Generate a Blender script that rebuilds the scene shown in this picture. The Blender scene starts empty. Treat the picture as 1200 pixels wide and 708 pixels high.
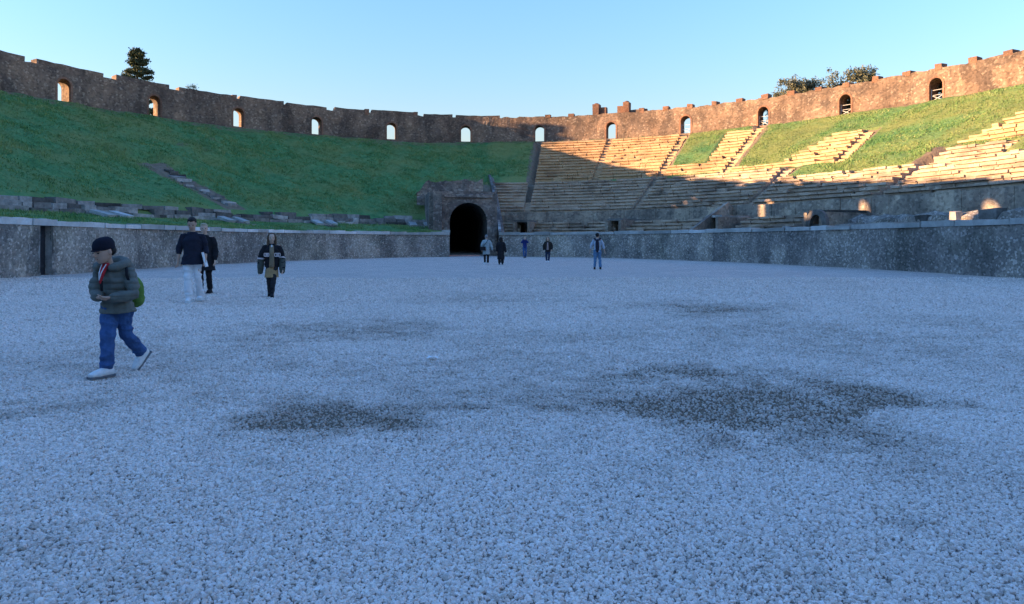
import bpy, bmesh, math, random
import numpy as np
from mathutils import Vector, Matrix
random.seed(7); RNG = np.random.default_rng(7)
rad = math.radians
scene = bpy.context.scene
COL = scene.collection

# ------------------------------------------------------------------ camera
cam_d = bpy.data.cameras.new('camera'); cam = bpy.data.objects.new('camera', cam_d); COL.objects.link(cam)
cam.location = (0, 0, 1.3); cam.rotation_euler = (rad(90), 0, 0)
cam_d.sensor_width = 36; cam_d.lens = 26.0; cam_d.shift_y = -70/1200
cam_d.clip_start = 0.05; cam_d.clip_end = 9000
scene.camera = cam

# ------------------------------------------------------------------ sky, sun, exposure
SUN_EL, SUN_TRAVEL = 9.25, 6.8        # elevation; plan direction the light travels (0 = +x)
w = bpy.data.worlds.new('World'); scene.world = w; w.use_nodes = True
wn = w.node_tree; wn.nodes.clear()
sky = wn.nodes.new('ShaderNodeTexSky'); sky.sky_type = 'NISHITA'; sky.sun_disc = False
sky.sun_elevation = rad(SUN_EL); sky.sun_rotation = rad(270 - SUN_TRAVEL)
sky.altitude = 0; sky.air_density = 2.1; sky.dust_density = 0.0; sky.ozone_density = 8.0
bg = wn.nodes.new('ShaderNodeBackground'); bg.inputs[1].default_value = 0.15
wo = wn.nodes.new('ShaderNodeOutputWorld')
tint = wn.nodes.new('ShaderNodeMix'); tint.data_type = 'RGBA'; tint.blend_type = 'MULTIPLY'; tint.inputs[0].default_value = 1.0; tint.inputs[7].default_value = (1.20, 0.81, 0.86, 1)   # white balance of the whole sky
wn.links.new(sky.outputs[0], tint.inputs[6]); wn.links.new(tint.outputs[2], bg.inputs[0]); wn.links.new(bg.outputs[0], wo.inputs[0])
sl = bpy.data.lights.new('sun', 'SUN'); sl.energy = 3.5; sl.angle = rad(0.45); sl.color = (1.0, 0.61, 0.31)
so = bpy.data.objects.new('sun', sl); COL.objects.link(so)
trav = Vector((math.cos(rad(SUN_TRAVEL))*math.cos(rad(SUN_EL)), math.sin(rad(SUN_TRAVEL))*math.cos(rad(SUN_EL)), -math.sin(rad(SUN_EL))))
so.rotation_euler = trav.to_track_quat('-Z', 'Y').to_euler(); so.location = (-80, 30, 60)
scene.view_settings.view_transform = 'Standard'; scene.view_settings.look = 'None'
scene.view_settings.exposure = 2.46; scene.view_settings.gamma = 1.0; scene.view_settings.use_curve_mapping = False
try: scene.cycles.max_bounces = 8; scene.cycles.diffuse_bounces = 6
except Exception: pass

# ------------------------------------------------------------------ numeric helpers
def _h(ix, iy, iz, s):
    n = (ix*374761393 + iy*668265263 + iz*2147483647 + s*974634777) & 0xffffffff
    n = ((n ^ (n >> 13))*1274126177) & 0xffffffff
    return ((n ^ (n >> 16)) & 0xffff)/65535.0
def vnoise(x, y, z=0.0, s=0):
    x, y, z = np.broadcast_arrays(np.asarray(x, float), np.asarray(y, float), np.asarray(z, float))
    ix, iy, iz = np.floor(x).astype(np.int64), np.floor(y).astype(np.int64), np.floor(z).astype(np.int64)
    f = [q - i for q, i in ((x, ix), (y, iy), (z, iz))]; f = [a*a*(3-2*a) for a in f]
    r = 0
    for dx in (0, 1):
        for dy in (0, 1):
            for dz in (0, 1):
                r = r + _h(ix+dx, iy+dy, iz+dz, s)*(f[0] if dx else 1-f[0])*(f[1] if dy else 1-f[1])*(f[2] if dz else 1-f[2])
    return r
def fbm(x, y, z=0.0, s=0, o=4):
    r, a, t = 0, 1, 0
    for i in range(o):
        r = r + a*vnoise(np.asarray(x)*2**i, np.asarray(y)*2**i, np.asarray(z)*2**i, s+i); t += a; a *= .5
    return r/t
EA, EB, ECX, ECY, EROT = 18.2, 39.0, 0.0, 28.0, rad(4)
cR, sR = math.cos(EROT), math.sin(EROT)
def P2(td, r):                                           # amphitheatre plan: angle in degrees, metres outward from the podium
    t = np.radians(td); X = (EA+r)*np.cos(t); Y = (EB+r)*np.sin(t)
    return ECX + X*cR - Y*sR, ECY + X*sR + Y*cR
def P(td, r, z):
    x, y = P2(td, r); return Vector((float(x), float(y), float(z)))
def frame(td, r):                                        # outward normal and tangent (to the viewer's right on the far side)
    e = .05; a, b = P(td-e, r, 0), P(td+e, r, 0); tg = (a-b).normalized()
    return tg, Vector((-tg.y, tg.x, 0))
def ell_inv(x, y):
    dx, dy = x-ECX, y-ECY; return dx*cR + dy*sR, -dx*sR + dy*cR
def rad_of(x, y):                                        # approx radial offset of a plan point
    X, Y = ell_inv(x, y); lo = np.full_like(X, -18.0); hi = np.full_like(X, 300.0)
    for _ in range(40):
        m = (lo+hi)/2; ins = (X/(EA+m))**2 + (Y/(EB+m))**2 < 1
        hi = np.where(ins, m, hi); lo = np.where(ins, lo, m)
    return (lo+hi)/2
def arc(td0, td1, r, step):                              # angles spaced by arc length
    n = max(2, int(abs(td1-td0)/.1)+2); ts = np.linspace(td0, td1, n); x, y = P2(ts, r)
    s = np.concatenate([[0], np.cumsum(np.hypot(np.diff(x), np.diff(y)))]); k = max(1, int(round(s[-1]/step)))
    return np.interp(np.linspace(0, s[-1], k+1), s, ts)

# ------------------------------------------------------------------ mesh collecting
class MB:
    def __init__(s): s.v = []; s.f = []
    def quad_grid(s, pts, flip=False):                   # pts[i][j]
        b = len(s.v); n, m = len(pts), len(pts[0])
        for row in pts: s.v.extend(tuple(p) for p in row)
        for i in range(n-1):
            for j in range(m-1):
                q = (b+i*m+j, b+i*m+j+1, b+(i+1)*m+j+1, b+(i+1)*m+j); s.f.append(q[::-1] if flip else q)
    def hexa(s, c):                                      # 8 corners: bottom 4, top 4
        b = len(s.v); s.v.extend(tuple(p) for p in c)
        for q in ((3,2,1,0),(4,5,6,7),(0,1,5,4),(1,2,6,5),(2,3,7,6),(3,0,4,7)): s.f.append(tuple(b+i for i in q))
    def box(s, c, hx, hy, hz, X=Vector((1,0,0)), Y=Vector((0,1,0)), Z=Vector((0,0,1)), jit=0):
        c = Vector(c); q = []
        for sz in (-1, 1):
            for sx, sy in ((-1,-1),(1,-1),(1,1),(-1,1)):
                q.append(c + X*(hx*sx + random.uniform(-jit, jit)) + Y*(hy*sy + random.uniform(-jit, jit)) + Z*(hz*sz + random.uniform(-jit, jit)))
        s.hexa(q)
    def curved_box(s, t0, t1, r0, r1, z0, z1, step=1.0, jit=0):
        ts = arc(t0, t1, (r0+r1)/2, step); L = len(ts); rows = []
        for t in ts:
            j = lambda: random.uniform(-jit, jit)
            rows.append([P(t, r0+j(), z0), P(t, r0+j(), z1+j()), P(t, r1, z1+j()), P(t, r1, z0), ])
        for r in rows: r.append(r[0])
        s.quad_grid(rows, flip=True)
        b = len(s.v); s.v.extend(tuple(p) for p in rows[0][:4]); s.f.append((b+3, b+2, b+1, b))
        b = len(s.v); s.v.extend(tuple(p) for p in rows[-1][:4]); s.f.append((b, b+1, b+2, b+3))
    def tube(s, pts, rads, seg=12, wide=None, cap=True):
        pts = [Vector(p) for p in pts]; n = len(pts); rings = []; prev = None
        R = [(q, q) if isinstance(q, (int, float)) else q for q in rads]
        for i in range(n):
            T = (pts[min(i+1, n-1)] - pts[max(i-1, 0)]).normalized()
            A = Vector(wide) if wide is not None else (prev if prev is not None else Vector((1,0,0)) if abs(T.x) < .8 else Vector((0,1,0)))
            A = (A - T*A.dot(T)).normalized(); prev = A; B = T.cross(A)
            rings.append((pts[i], T, A, B, R[i]))
        if cap:
            p, T, A, B, (a, b) = rings[0]; m = min(a, b); rings.insert(0, (p - T*m*.45, T, A, B, (a*.62, b*.62)))
            p, T, A, B, (a, b) = rings[-1]; m = min(a, b); rings.append((p + T*m*.45, T, A, B, (a*.62, b*.62)))
        b0 = len(s.v)
        for p, T, A, B, (a, b) in rings:
            for k in range(seg):
                th = 2*math.pi*k/seg; s.v.append(tuple(p + A*(a*math.cos(th)) + B*(b*math.sin(th))))
        for i in range(len(rings)-1):
            for k in range(seg):
                k2 = (k+1) % seg; s.f.append((b0+i*seg+k, b0+i*seg+k2, b0+(i+1)*seg+k2, b0+(i+1)*seg+k))
        s.f.append(tuple(b0+k for k in range(seg))[::-1]); s.f.append(tuple(b0+(len(rings)-1)*seg+k for k in range(seg)))
    def ellipsoid(s, c, rx, ry, rz, X=Vector((1,0,0)), Y=Vector((0,1,0)), Z=Vector((0,0,1)), nu=16, nv=10):
        c = Vector(c); b = len(s.v); s.v.append(tuple(c - Z*rz))
        for i in range(1, nv):
            ph = -math.pi/2 + math.pi*i/nv
            for k in range(nu):
                th = 2*math.pi*k/nu; s.v.append(tuple(c + X*(rx*math.cos(ph)*math.cos(th)) + Y*(ry*math.cos(ph)*math.sin(th)) + Z*(rz*math.sin(ph))))
        s.v.append(tuple(c + Z*rz)); e = len(s.v)-1
        for k in range(nu):
            k2 = (k+1) % nu; s.f.append((b, b+1+k2, b+1+k)); s.f.append((e, e-nu+k, e-nu+k2))
            for i in range(nv-2): s.f.append((b+1+i*nu+k, b+1+i*nu+k2, b+1+(i+1)*nu+k2, b+1+(i+1)*nu+k))
    def mesh(s, name, origin=(0,0,0)):
        o = Vector(origin); me = bpy.data.meshes.new(name)
        me.from_pydata([(x-o.x, y-o.y, z-o.z) for x, y, z in s.v], [], s.f); me.update(); return me
    def build(s, name, m, parent=None, origin=None, smooth=False):
        if origin is None: origin = parent.location if parent else (0,0,0)
        me = s.mesh(name, origin); me.materials.append(m)
        if smooth: me.polygons.foreach_set('use_smooth', [True]*len(me.polygons))
        ob = bpy.data.objects.new(name, me); COL.objects.link(ob)
        ob.location = Vector(origin) - (world_loc(parent) if parent else Vector((0,0,0)))
        if parent: ob.parent = parent
        return ob
def world_loc(o):
    l = Vector((0,0,0))
    while o is not None: l += o.location; o = o.parent
    return l
def tag(o, label=None, cat=None, group=None, kind=None):
    for k, v in (('label', label), ('category', cat), ('group', group), ('kind', kind)):
        if v: o[k] = v
    return o
def thing(name, loc, label, cat, group=None):
    o = bpy.data.objects.new(name, None); COL.objects.link(o); o.location = loc; o.empty_display_size = .3
    return tag(o, label, cat, group)
def np_mesh(name, V, F, m, attrs=None, smooth=True):
    V = np.asarray(V, np.float32); F = np.asarray(F, np.int32); me = bpy.data.meshes.new(name); k = F.shape[1]
    me.vertices.add(len(V)); me.vertices.foreach_set('co', V.ravel())
    me.loops.add(F.size); me.loops.foreach_set('vertex_index', F.ravel())
    me.polygons.add(len(F)); me.polygons.foreach_set('loop_start', np.arange(len(F), dtype=np.int32)*k)
    me.polygons.foreach_set('use_smooth', np.full(len(F), smooth)); me.update(calc_edges=True); me.validate()
    for n, (ty, a) in (attrs or {}).items():
        at = me.attributes.new(n, ty, 'POINT'); at.data.foreach_set('value' if ty in ('FLOAT', 'INT') else 'vector', np.asarray(a).ravel())
    me.materials.append(m); o = bpy.data.objects.new(name, me); COL.objects.link(o); return o

# ------------------------------------------------------------------ materials
class G:
    def __init__(s, name, rough=.9, spec=.2):
        s.m = bpy.data.materials.new(name); s.m.use_nodes = True; s.t = s.m.node_tree
        s.b = s.t.nodes['Principled BSDF']; s.b.inputs['Roughness'].default_value = rough
        s.b.inputs['Specular IOR Level'].default_value = spec
        s.P = s.n('ShaderNodeNewGeometry').outputs['Position']
    def n(s, ty): return s.t.nodes.new(ty)
    def set(s, sock, v):
        if hasattr(v, 'is_output'): s.t.links.new(v, sock)
        elif isinstance(v, tuple) and len(v) == 3 and sock.type == 'RGBA': sock.default_value = (*v, 1)
        else: sock.default_value = v
    def objco(s): return s.n('ShaderNodeTexCoord').outputs['Object']
    def scl(s, v, sc):
        q = s.n('ShaderNodeMapping'); s.set(q.inputs[0], v); q.inputs['Scale'].default_value = sc; return q.outputs[0]
    def noise(s, sc, det=4, ro=.6, v=None, dist=0):
        q = s.n('ShaderNodeTexNoise'); s.set(q.inputs['Vector'], v or s.P); q.inputs['Scale'].default_value = sc
        q.inputs['Detail'].default_value = det; q.inputs['Roughness'].default_value = ro; q.inputs['Distortion'].default_value = dist; return q.outputs[0]
    def vor(s, sc, out='Distance', feat='F1', v=None, rnd=1):
        q = s.n('ShaderNodeTexVoronoi'); q.feature = feat; s.set(q.inputs['Vector'], v or s.P); q.inputs['Scale'].default_value = sc
        q.inputs['Randomness'].default_value = rnd; return q.outputs[out]
    def ramp(s, f, *st, interp='LINEAR'):
        q = s.n('ShaderNodeValToRGB'); s.set(q.inputs[0], f); e = q.color_ramp.elements; q.color_ramp.interpolation = interp
        while len(e) < len(st): e.new(.5)
        for i, (p, c) in enumerate(st):
            e[i].position = p; e[i].color = (*c, 1) if isinstance(c, tuple) else (c, c, c, 1)
        return q.outputs[0]
    def mix(s, f, a, b, bl='MIX'):
        q = s.n('ShaderNodeMix'); q.data_type = 'RGBA'; q.blend_type = bl
        s.set(q.inputs[0], f); s.set(q.inputs[6], a); s.set(q.inputs[7], b); return q.outputs[2]
    def math(s, op, a, b=0.0, c=None):
        q = s.n('ShaderNodeMath'); q.operation = op; s.set(q.inputs[0], a); s.set(q.inputs[1], b)
        if c is not None: s.set(q.inputs[2], c)
        return q.outputs[0]
    def attr(s, name): q = s.n('ShaderNodeAttribute'); q.attribute_name = name; return q.outputs['Fac']
    def rnd(s): return s.n('ShaderNodeObjectInfo').outputs['Random']
    def sep(s, v): q = s.n('ShaderNodeSeparateColor'); s.set(q.inputs[0], v); return q.outputs[0]
    def bump(s, h, st=.5, d=.02, nrm=None):
        q = s.n('ShaderNodeBump'); s.set(q.inputs['Height'], h); q.inputs['Strength'].default_value = st; q.inputs['Distance'].default_value = d
        if nrm is not None: s.set(q.inputs['Normal'], nrm)
        return q.outputs[0]
    def done(s, col, nrm=None):
        s.set(s.b.inputs['Base Color'], col)
        if nrm is not None: s.set(s.b.inputs['Normal'], nrm)
        return s.m
def grey(v, w=0): return (v*(1+w), v, v*(1-w))
MT = {}
def m_gravel_ground():
    g = G('gravel_bed'); cell = g.vor(42, 'Color'); d = g.vor(42); c1 = g.sep(cell)
    col = g.ramp(c1, (0, (.38,.305,.265)), (.3, (.70,.585,.51)), (.75, (.88,.75,.67)), (1, (.95,.85,.78)))
    gap = g.ramp(d, (.3, 1.0), (.75, .35)); col = g.mix(.7, col, gap, 'MULTIPLY')  # darkens between cells: the shade between stones put into the colour
    mot = g.ramp(g.noise(.55, 5, .6), (.3, (.84,.85,.87)), (.7, (1.05,1.03,1.02))); col = g.mix(1, col, mot, 'MULTIPLY')
    da = g.attr('dirt'); fine = g.noise(24, 5, .75)
    dm = g.ramp(g.math('ADD', da, g.math('MULTIPLY_ADD', fine, 1.9, -1.0)), (.25, 0.0), (.60, 1.0))
    soil = g.ramp(g.noise(9, 5, .7), (.3, (.11,.08,.056)), (.7, (.21,.16,.115)))
    lo_ = g.attr('loose'); col = g.mix(g.math('MULTIPLY', lo_, g.ramp(g.noise(55, 3, .6), (.35, .75), (.7, .2))), col, g.mix(.5, soil, (.22,.19,.17)))  # near bed darkened towards soil, adding shade between the loose stones
    col = g.mix(g.math('MULTIPLY', dm, .92), col, soil)
    return g.done(col, g.bump(g.math('MULTIPLY', d, -1.0), .9, .02, g.bump(g.noise(3, 4), .3, .05)))
def m_pebble():
    g = G('pebble', .85); r = g.rnd()
    col = g.ramp(r, (0, (.54,.45,.39)), (.25, (.73,.62,.545)), (.7, (.85,.73,.65)), (1, (.92,.81,.735)))
    tint = g.ramp(g.math('FRACT', g.math('MULTIPLY', r, 37.7)), (0, (1.0,.95,.96)), (.5, (.98,1,1)), (1, (.95,.98,1.05)))
    mu = g.n('ShaderNodeAttribute'); mu.attribute_type = 'INSTANCER'; mu.attribute_name = 'mud'
    return g.done(g.mix(g.math('MULTIPLY', mu.outputs['Fac'], .62), g.mix(1, col, tint, 'MULTIPLY'), (.215,.16,.115)))
def m_rubble(name, base, dark, light, sc=9, streak=.5, patch=(.85,.8,.8), light_amt=.74, panel=.7):
    g = G(name, .95); v = g.scl(g.P, (1, 1, 1.25)); cell = g.sep(g.vor(sc, 'Color', v=v)); e = g.vor(sc, 'Distance', 'DISTANCE_TO_EDGE', v=v)
    big = g.noise(.45, 5, .6); col = g.mix(g.ramp(big, (.35, 0.0), (.65, 1.0)), base, dark)
    col = g.mix(g.ramp(cell, (.05, .5), (.45, 0.0)), col, tuple(c*.45 for c in dark))
    col = g.mix(g.ramp(cell, (light_amt, 0.0), (light_amt+.18, .5)), col, light)
    fine = g.noise(38, 4, .7); col = g.mix(g.ramp(fine, (.58, 0.0), (.70, .4)), col, light)
    st = g.noise(.7, 6, .7, g.scl(g.P, (1, 1, .16))); col = g.mix(streak, col, g.ramp(st, (.32, (.42,.42,.44)), (.55, (1.05,1.03,1.0)), (.75, (1.25,1.2,1.12))), 'MULTIPLY')
    pt = g.noise(.22, 3, .5, dist=1.0); col = g.mix(g.ramp(pt, (.5, 0.0), (.62, .6)), col, g.mix(1, col, patch, 'MULTIPLY'))
    wv = g.n('ShaderNodeVectorMath'); wv.operation = 'ADD'; g.set(wv.inputs[0], g.P); nc = g.n('ShaderNodeTexNoise'); nc.inputs['Scale'].default_value = 1.6; g.set(nc.inputs['Vector'], g.P); g.set(wv.inputs[1], nc.outputs['Color'])
    pc = g.sep(g.vor(.55, 'Color', v=g.scl(wv.outputs[0], (1, 1, .6)))); col = g.mix(panel, col, g.ramp(pc, (0, (.62,.63,.66)), (.5, (1.0,1.0,1.0)), (1, (1.35,1.3,1.22))), 'MULTIPLY')
    h = g.math('ADD', g.math('MINIMUM', g.math('MULTIPLY', e, 3.0), .35), g.math('MULTIPLY', fine, .35))
    return g.done(col, g.bump(h, .9, .05))
def m_stone(name, a, b, dark, rnd=.35, sc=3.0):
    g = G(name, .92); n = g.noise(sc, 6, .65); col = g.mix(g.ramp(n, (.35, 0.0), (.65, 1.0)), a, b)
    big = g.noise(.35, 4, .6); col = g.mix(g.ramp(big, (.42, 0.0), (.66, .75)), col, dark)
    spot = g.noise(14, 5, .75); col = g.mix(g.ramp(spot, (.56, 0.0), (.68, .6)), col, dark)
    r = g.math('MULTIPLY_ADD', g.rnd(), rnd, 1-rnd/2); rc = g.n('ShaderNodeCombineColor')
    for i in range(3): g.set(rc.inputs[i], r)
    col = g.mix(1, col, rc.outputs[0], 'MULTIPLY')
    return g.done(col, g.bump(g.math('ADD', spot, n), .7, .03))
def m_seat(name, a, b, dark):
    g = G(name, .92); cell = g.sep(g.vor(.9, 'Color', v=g.scl(g.P, (1, 1, 3)))); n = g.noise(2.2, 6, .7)
    col = g.mix(g.ramp(g.math('ADD', g.math('MULTIPLY', cell, .5), g.math('MULTIPLY', n, .6)), (.3, 0.0), (.8, 1.0)), a, b)
    pt = g.noise(.28, 5, .65); col = g.mix(g.ramp(pt, (.5, 0.0), (.64, .7)), col, dark)
    sp = g.noise(9, 5, .75); col = g.mix(g.ramp(sp, (.55, 0.0), (.66, .7)), col, dark)
    return g.done(col, g.bump(g.math('ADD', sp, n), .8, .05))
def m_bank():
    g = G('grass_bank', .95); n1 = g.noise(.16, 5, .6); n2 = g.noise(1.4, 5, .7); n3 = g.noise(9, 4, .7)
    gr = g.ramp(n2, (.3, (.055,.15,.055)), (.5, (.10,.25,.088)), (.72, (.165,.30,.12)))
    gr = g.mix(g.ramp(g.math('MULTIPLY_ADD', g.attr('dry'), .10, n1), (.44, 0.0), (.64, .8)), gr, (.24,.26,.085))
    gr = g.mix(g.ramp(n3, (.35, .25), (.55, 0.0)), gr, (.02,.035,.012))
    di = g.ramp(g.noise(2.6, 5, .7), (.3, (.16,.12,.085)), (.7, (.27,.205,.145)))
    da = g.ramp(g.math('ADD', g.attr('dirt'), g.math('MULTIPLY_ADD', n2, .9, -.45)), (.42, 0.0), (.62, 1.0))
    return g.done(g.mix(da, gr, di), g.bump(g.math('ADD', n3, n2), .9, .12))
def m_blade():
    g = G('grass_blade', .8); a = g.attr('tone'); big = g.noise(.16, 5, .6)
    col = g.ramp(a, (0, (.055,.15,.055)), (.4, (.12,.26,.085)), (.7, (.22,.31,.11)), (1, (.40,.39,.18)))
    return g.done(g.mix(g.ramp(big, (.45, 0.0), (.66, .45)), col, (.23,.25,.09)))
def m_plain(name, col, rough=.8, var=.25, sc=8, spec=.2):
    g = G(name, rough, spec); n = g.noise(sc, 4, .6, g.objco()); lo, hi = tuple(c*(1-var) for c in col), tuple(min(1, c*(1+var)) for c in col)
    return g.done(g.ramp(n, (.3, lo), (.7, hi)), g.bump(n, .25, .01))
def m_leaf(name, a, b):
    g = G(name, .7); return g.done(g.ramp(g.attr('tone'), (0, a), (1, b)))
MT['gravel'] = m_gravel_ground(); MT['pebble'] = m_pebble()
MT['podium'] = m_rubble('podium_rubble', (.41,.37,.33), (.21,.195,.18), (.76,.70,.65), sc=10, light_amt=.76, streak=.7, patch=(.62,.66,.62))
MT['rim'] = m_rubble('rim_rubble', (.255,.18,.135), (.145,.112,.095), (.43,.35,.28), sc=5.0, streak=.75, light_amt=.80, patch=(.72,.70,.70))
MT['brick'] = m_rubble('red_brick', (.30,.165,.11), (.20,.12,.09), (.36,.25,.18), sc=9, streak=.3, light_amt=.85)
MT['portal'] = m_rubble('portal_rubble', (.30,.24,.205), (.17,.145,.135), (.48,.42,.37), sc=4.5)
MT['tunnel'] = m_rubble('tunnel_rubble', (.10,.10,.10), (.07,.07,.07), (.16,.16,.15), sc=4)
MT['coping'] = m_stone('coping_stone', (.36,.36,.35), (.50,.49,.47), (.20,.21,.20))
MT['marble'] = m_stone('pale_coping', (.58,.58,.58), (.74,.73,.72), (.34,.35,.34))
MT['block'] = m_stone('weathered_block', (.20,.19,.18), (.36,.34,.32), (.07,.07,.065), rnd=1.4)
MT['seat'] = m_seat('seat_tufa', (.41,.265,.155), (.56,.39,.245), (.24,.16,.105))
MT['seat_low'] = m_seat('seat_shaded_tufa', (.35,.265,.20), (.52,.41,.315), (.15,.12,.10))  # copy for the lower rows in shade, colour raised to lift their shadow
MT['balteus'] = m_rubble('balteus_slab', (.47,.395,.31), (.24,.21,.18), (.60,.53,.44), sc=5, streak=.75, light_amt=.85)
MT['bank'] = m_bank(); MT['blade'] = m_blade()
MT['soil'] = m_plain('packed_soil', (.20,.155,.115), .95, .35, 2)
MT['field'] = m_plain('field', (.07,.09,.035), .95, .35, .3)
MT['steel'] = m_plain('galvanised_steel', (.50,.51,.52), .45, .1)
MT['bark'] = m_plain('bark', (.09,.07,.05), .95, .35, 6)

# ------------------------------------------------------------------ arena ground
SPOTS = []
for px, py, rx, ry, st in ((370,495,125,22,1.05),(790,480,160,24,1.0),(880,475,240,38,.9),(1010,465,90,28,.85),(800,437,120,17,.8),(830,362,110,11,.62),(410,387,160,14,.5),
                           (60,478,120,20,.34),(570,350,110,7,.34),(320,545,45,7,.55),(1060,612,36,10,.45),(40,640,60,24,.12),(700,400,260,20,.22),(560,480,60,10,.5),(150,400,120,14,.28),(650,440,620,62,.27),(180,420,260,40,.27),(950,400,300,40,.27),(420,470,330,40,.25),(1120,380,110,14,.28)):
    d = 1.3*867/(py-284); SPOTS.append(((px-600)*d/867, d, rx*d/867, 1.3*867/(py-284)**2*ry, st))
def dirt_at(x, y):
    r = np.zeros_like(x); wob = (fbm(x*1.3, y*1.3, s=3)-.5)*1.3
    for cx, cy, ax, ay, st in SPOTS:
        q = np.sqrt(((x-cx)/ax)**2 + ((y-cy)/ay)**2) + wob
        r = np.maximum(r, st*np.clip(1.25-q, 0, 1))
    return r
def ground_z(x, y): return (fbm(x*.35, y*.35, s=11)-.5)*.05 + (fbm(x*1.6, y*1.6, s=12, o=2)-.5)*.02 - .012*dirt_at(x, y)
xs = np.unique(np.concatenate([np.arange(-22, -10, .8), np.arange(-10, 10, .14), np.arange(10, 22.5, .8)]))
ys = np.unique(np.concatenate([np.arange(-13, 2, .8), np.arange(2, 20, .14), np.arange(20, 72, .6)]))
gx, gy = np.meshgrid(xs, ys, indexing='ij'); n, m = gx.shape
V = np.stack([gx, gy, ground_z(gx, gy)], -1).reshape(-1, 3)
I = np.arange(n*m).reshape(n, m); F = np.stack([I[:-1,:-1], I[1:,:-1], I[1:,1:], I[:-1,1:]], -1).reshape(-1, 4)
cxy = V[F].mean(1); F = F[(rad_of(cxy[:,0], cxy[:,1]) < .45) | ((np.abs(cxy[:,0]+3.6) < 2.4) & (cxy[:,1] > 60))]
arena = np_mesh('arena_ground', V, F, MT['gravel'], {'dirt': ('FLOAT', dirt_at(V[:,0], V[:,1])), 'loose': ('FLOAT', np.clip((13-V[:,1])/7, 0, 1)*np.clip((V[:,1]-1.0)/.8, 0, 1))}); tag(arena, kind='structure')

# gravel: loose crushed stone lying on it, thick close by, thinning out farther off
yy = np.linspace(1.7, 27, 2000); rho = np.exp(np.interp(yy, [1.7, 4, 7, 11, 15, 20, 27], np.log([10500, 9800, 5600, 2200, 900, 380, 110])))   # stones per square metre
wid = 2*(yy*.72+.55); cdf = np.cumsum(rho*wid); NS = int(cdf[-1]*(yy[1]-yy[0])); cdf /= cdf[-1]
y = np.interp(RNG.random(NS), cdf, yy); x = RNG.uniform(-1, 1, NS)*(y*.72+.55)
sc = RNG.uniform(.68, 1.32, NS)*np.interp(y, [1.7, 4, 8, 14, 27], [.0062, .0066, .0082, .0108, .0135])*np.clip(np.exp(RNG.normal(0, .2, NS)), .6, 1.6)
d0 = dirt_at(x, y); dd = np.clip(d0*1.15 + (fbm(x*5, y*5, s=21, o=3)-.5)*1.1*np.clip(d0*3, 0, 1), 0, 1)
keep = RNG.random(len(x)) > .80*dd; mud = np.clip(dd*.85 + (fbm(x*.7, y*.7, s=23, o=3)-.55)*.5 + RNG.normal(0, .1, len(x)), 0, 1)[keep]; x, y, sc = x[keep], y[keep], sc[keep]
PV = np.stack([x, y, ground_z(x, y) + sc*RNG.uniform(.2, .9, len(x))], 1); NP_ = len(PV)
rot = np.stack([RNG.normal(0, .7, NP_), RNG.normal(0, .7, NP_), RNG.uniform(0, 6.28, NP_)], 1)
scv = np.stack([sc*RNG.uniform(.85, 1.35, NP_), sc*RNG.uniform(.75, 1.1, NP_), sc*RNG.uniform(.6, .95, NP_)], 1)
me = bpy.data.meshes.new('gravel'); me.vertices.add(NP_); me.vertices.foreach_set('co', PV.astype(np.float32).ravel())
for nm, a in (('rot', rot), ('scl', scv)): at = me.attributes.new(nm, 'FLOAT_VECTOR', 'POINT'); at.data.foreach_set('vector', a.astype(np.float32).ravel())
at = me.attributes.new('mud', 'FLOAT', 'POINT'); at.data.foreach_set('value', mud.astype(np.float32))
at = me.attributes.new('pick', 'INT', 'POINT'); at.data.foreach_set('value', RNG.integers(0, 4, NP_).astype(np.int32))
me.materials.append(MT['pebble']); gravel = bpy.data.objects.new('gravel', me); COL.objects.link(gravel)
tag(gravel, 'loose pale grey crushed gravel covering the arena floor', 'gravel', kind='stuff')
ng = bpy.data.node_groups.new('gravel_nodes', 'GeometryNodeTree')
ng.interface.new_socket('Geometry', in_out='INPUT', socket_type='NodeSocketGeometry'); ng.interface.new_socket('Geometry', in_out='OUTPUT', socket_type='NodeSocketGeometry')
N = ng.nodes.new; L = ng.links.new
gi, go = N('NodeGroupInput'), N('NodeGroupOutput'); jn = N('GeometryNodeJoinGeometry')
for k in range(4):
    ic = N('GeometryNodeMeshIcoSphere'); ic.inputs['Radius'].default_value = 1; ic.inputs['Subdivisions'].default_value = 2
    sp = N('GeometryNodeSetPosition'); nz = N('ShaderNodeTexNoise'); nz.noise_dimensions = '4D'; nz.inputs['W'].default_value = k*7.3; nz.inputs['Scale'].default_value = .9; nz.inputs['Detail'].default_value = 1
    sb = N('ShaderNodeVectorMath'); sb.operation = 'SUBTRACT'; sb.inputs[1].default_value = (.5,.5,.5)
    ms = N('ShaderNodeVectorMath'); ms.operation = 'SCALE'; ms.inputs['Scale'].default_value = 1.7
    L(nz.outputs['Color'], sb.inputs[0]); L(sb.outputs[0], ms.inputs[0]); L(ms.outputs[0], sp.inputs['Offset']); L(ic.outputs['Mesh'], sp.inputs['Geometry'])
    sm = N('GeometryNodeSetMaterial'); sm.inputs['Material'].default_value = MT['pebble']; L(sp.outputs[0], sm.inputs[0])
    ti = N('GeometryNodeGeometryToInstance'); L(sm.outputs[0], ti.inputs[0]); L(ti.outputs[0], jn.inputs[0])
ip = N('GeometryNodeInstanceOnPoints'); ip.inputs['Pick Instance'].default_value = True
def named(nm, ty):
    a = N('GeometryNodeInputNamedAttribute'); a.data_type = ty; a.inputs['Name'].default_value = nm; return a.outputs['Attribute']
er = N('FunctionNodeEulerToRotation'); L(named('rot', 'FLOAT_VECTOR'), er.inputs[0])
L(gi.outputs[0], ip.inputs['Points']); L(jn.outputs[0], ip.inputs['Instance']); L(named('pick', 'INT'), ip.inputs['Instance Index'])
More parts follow.
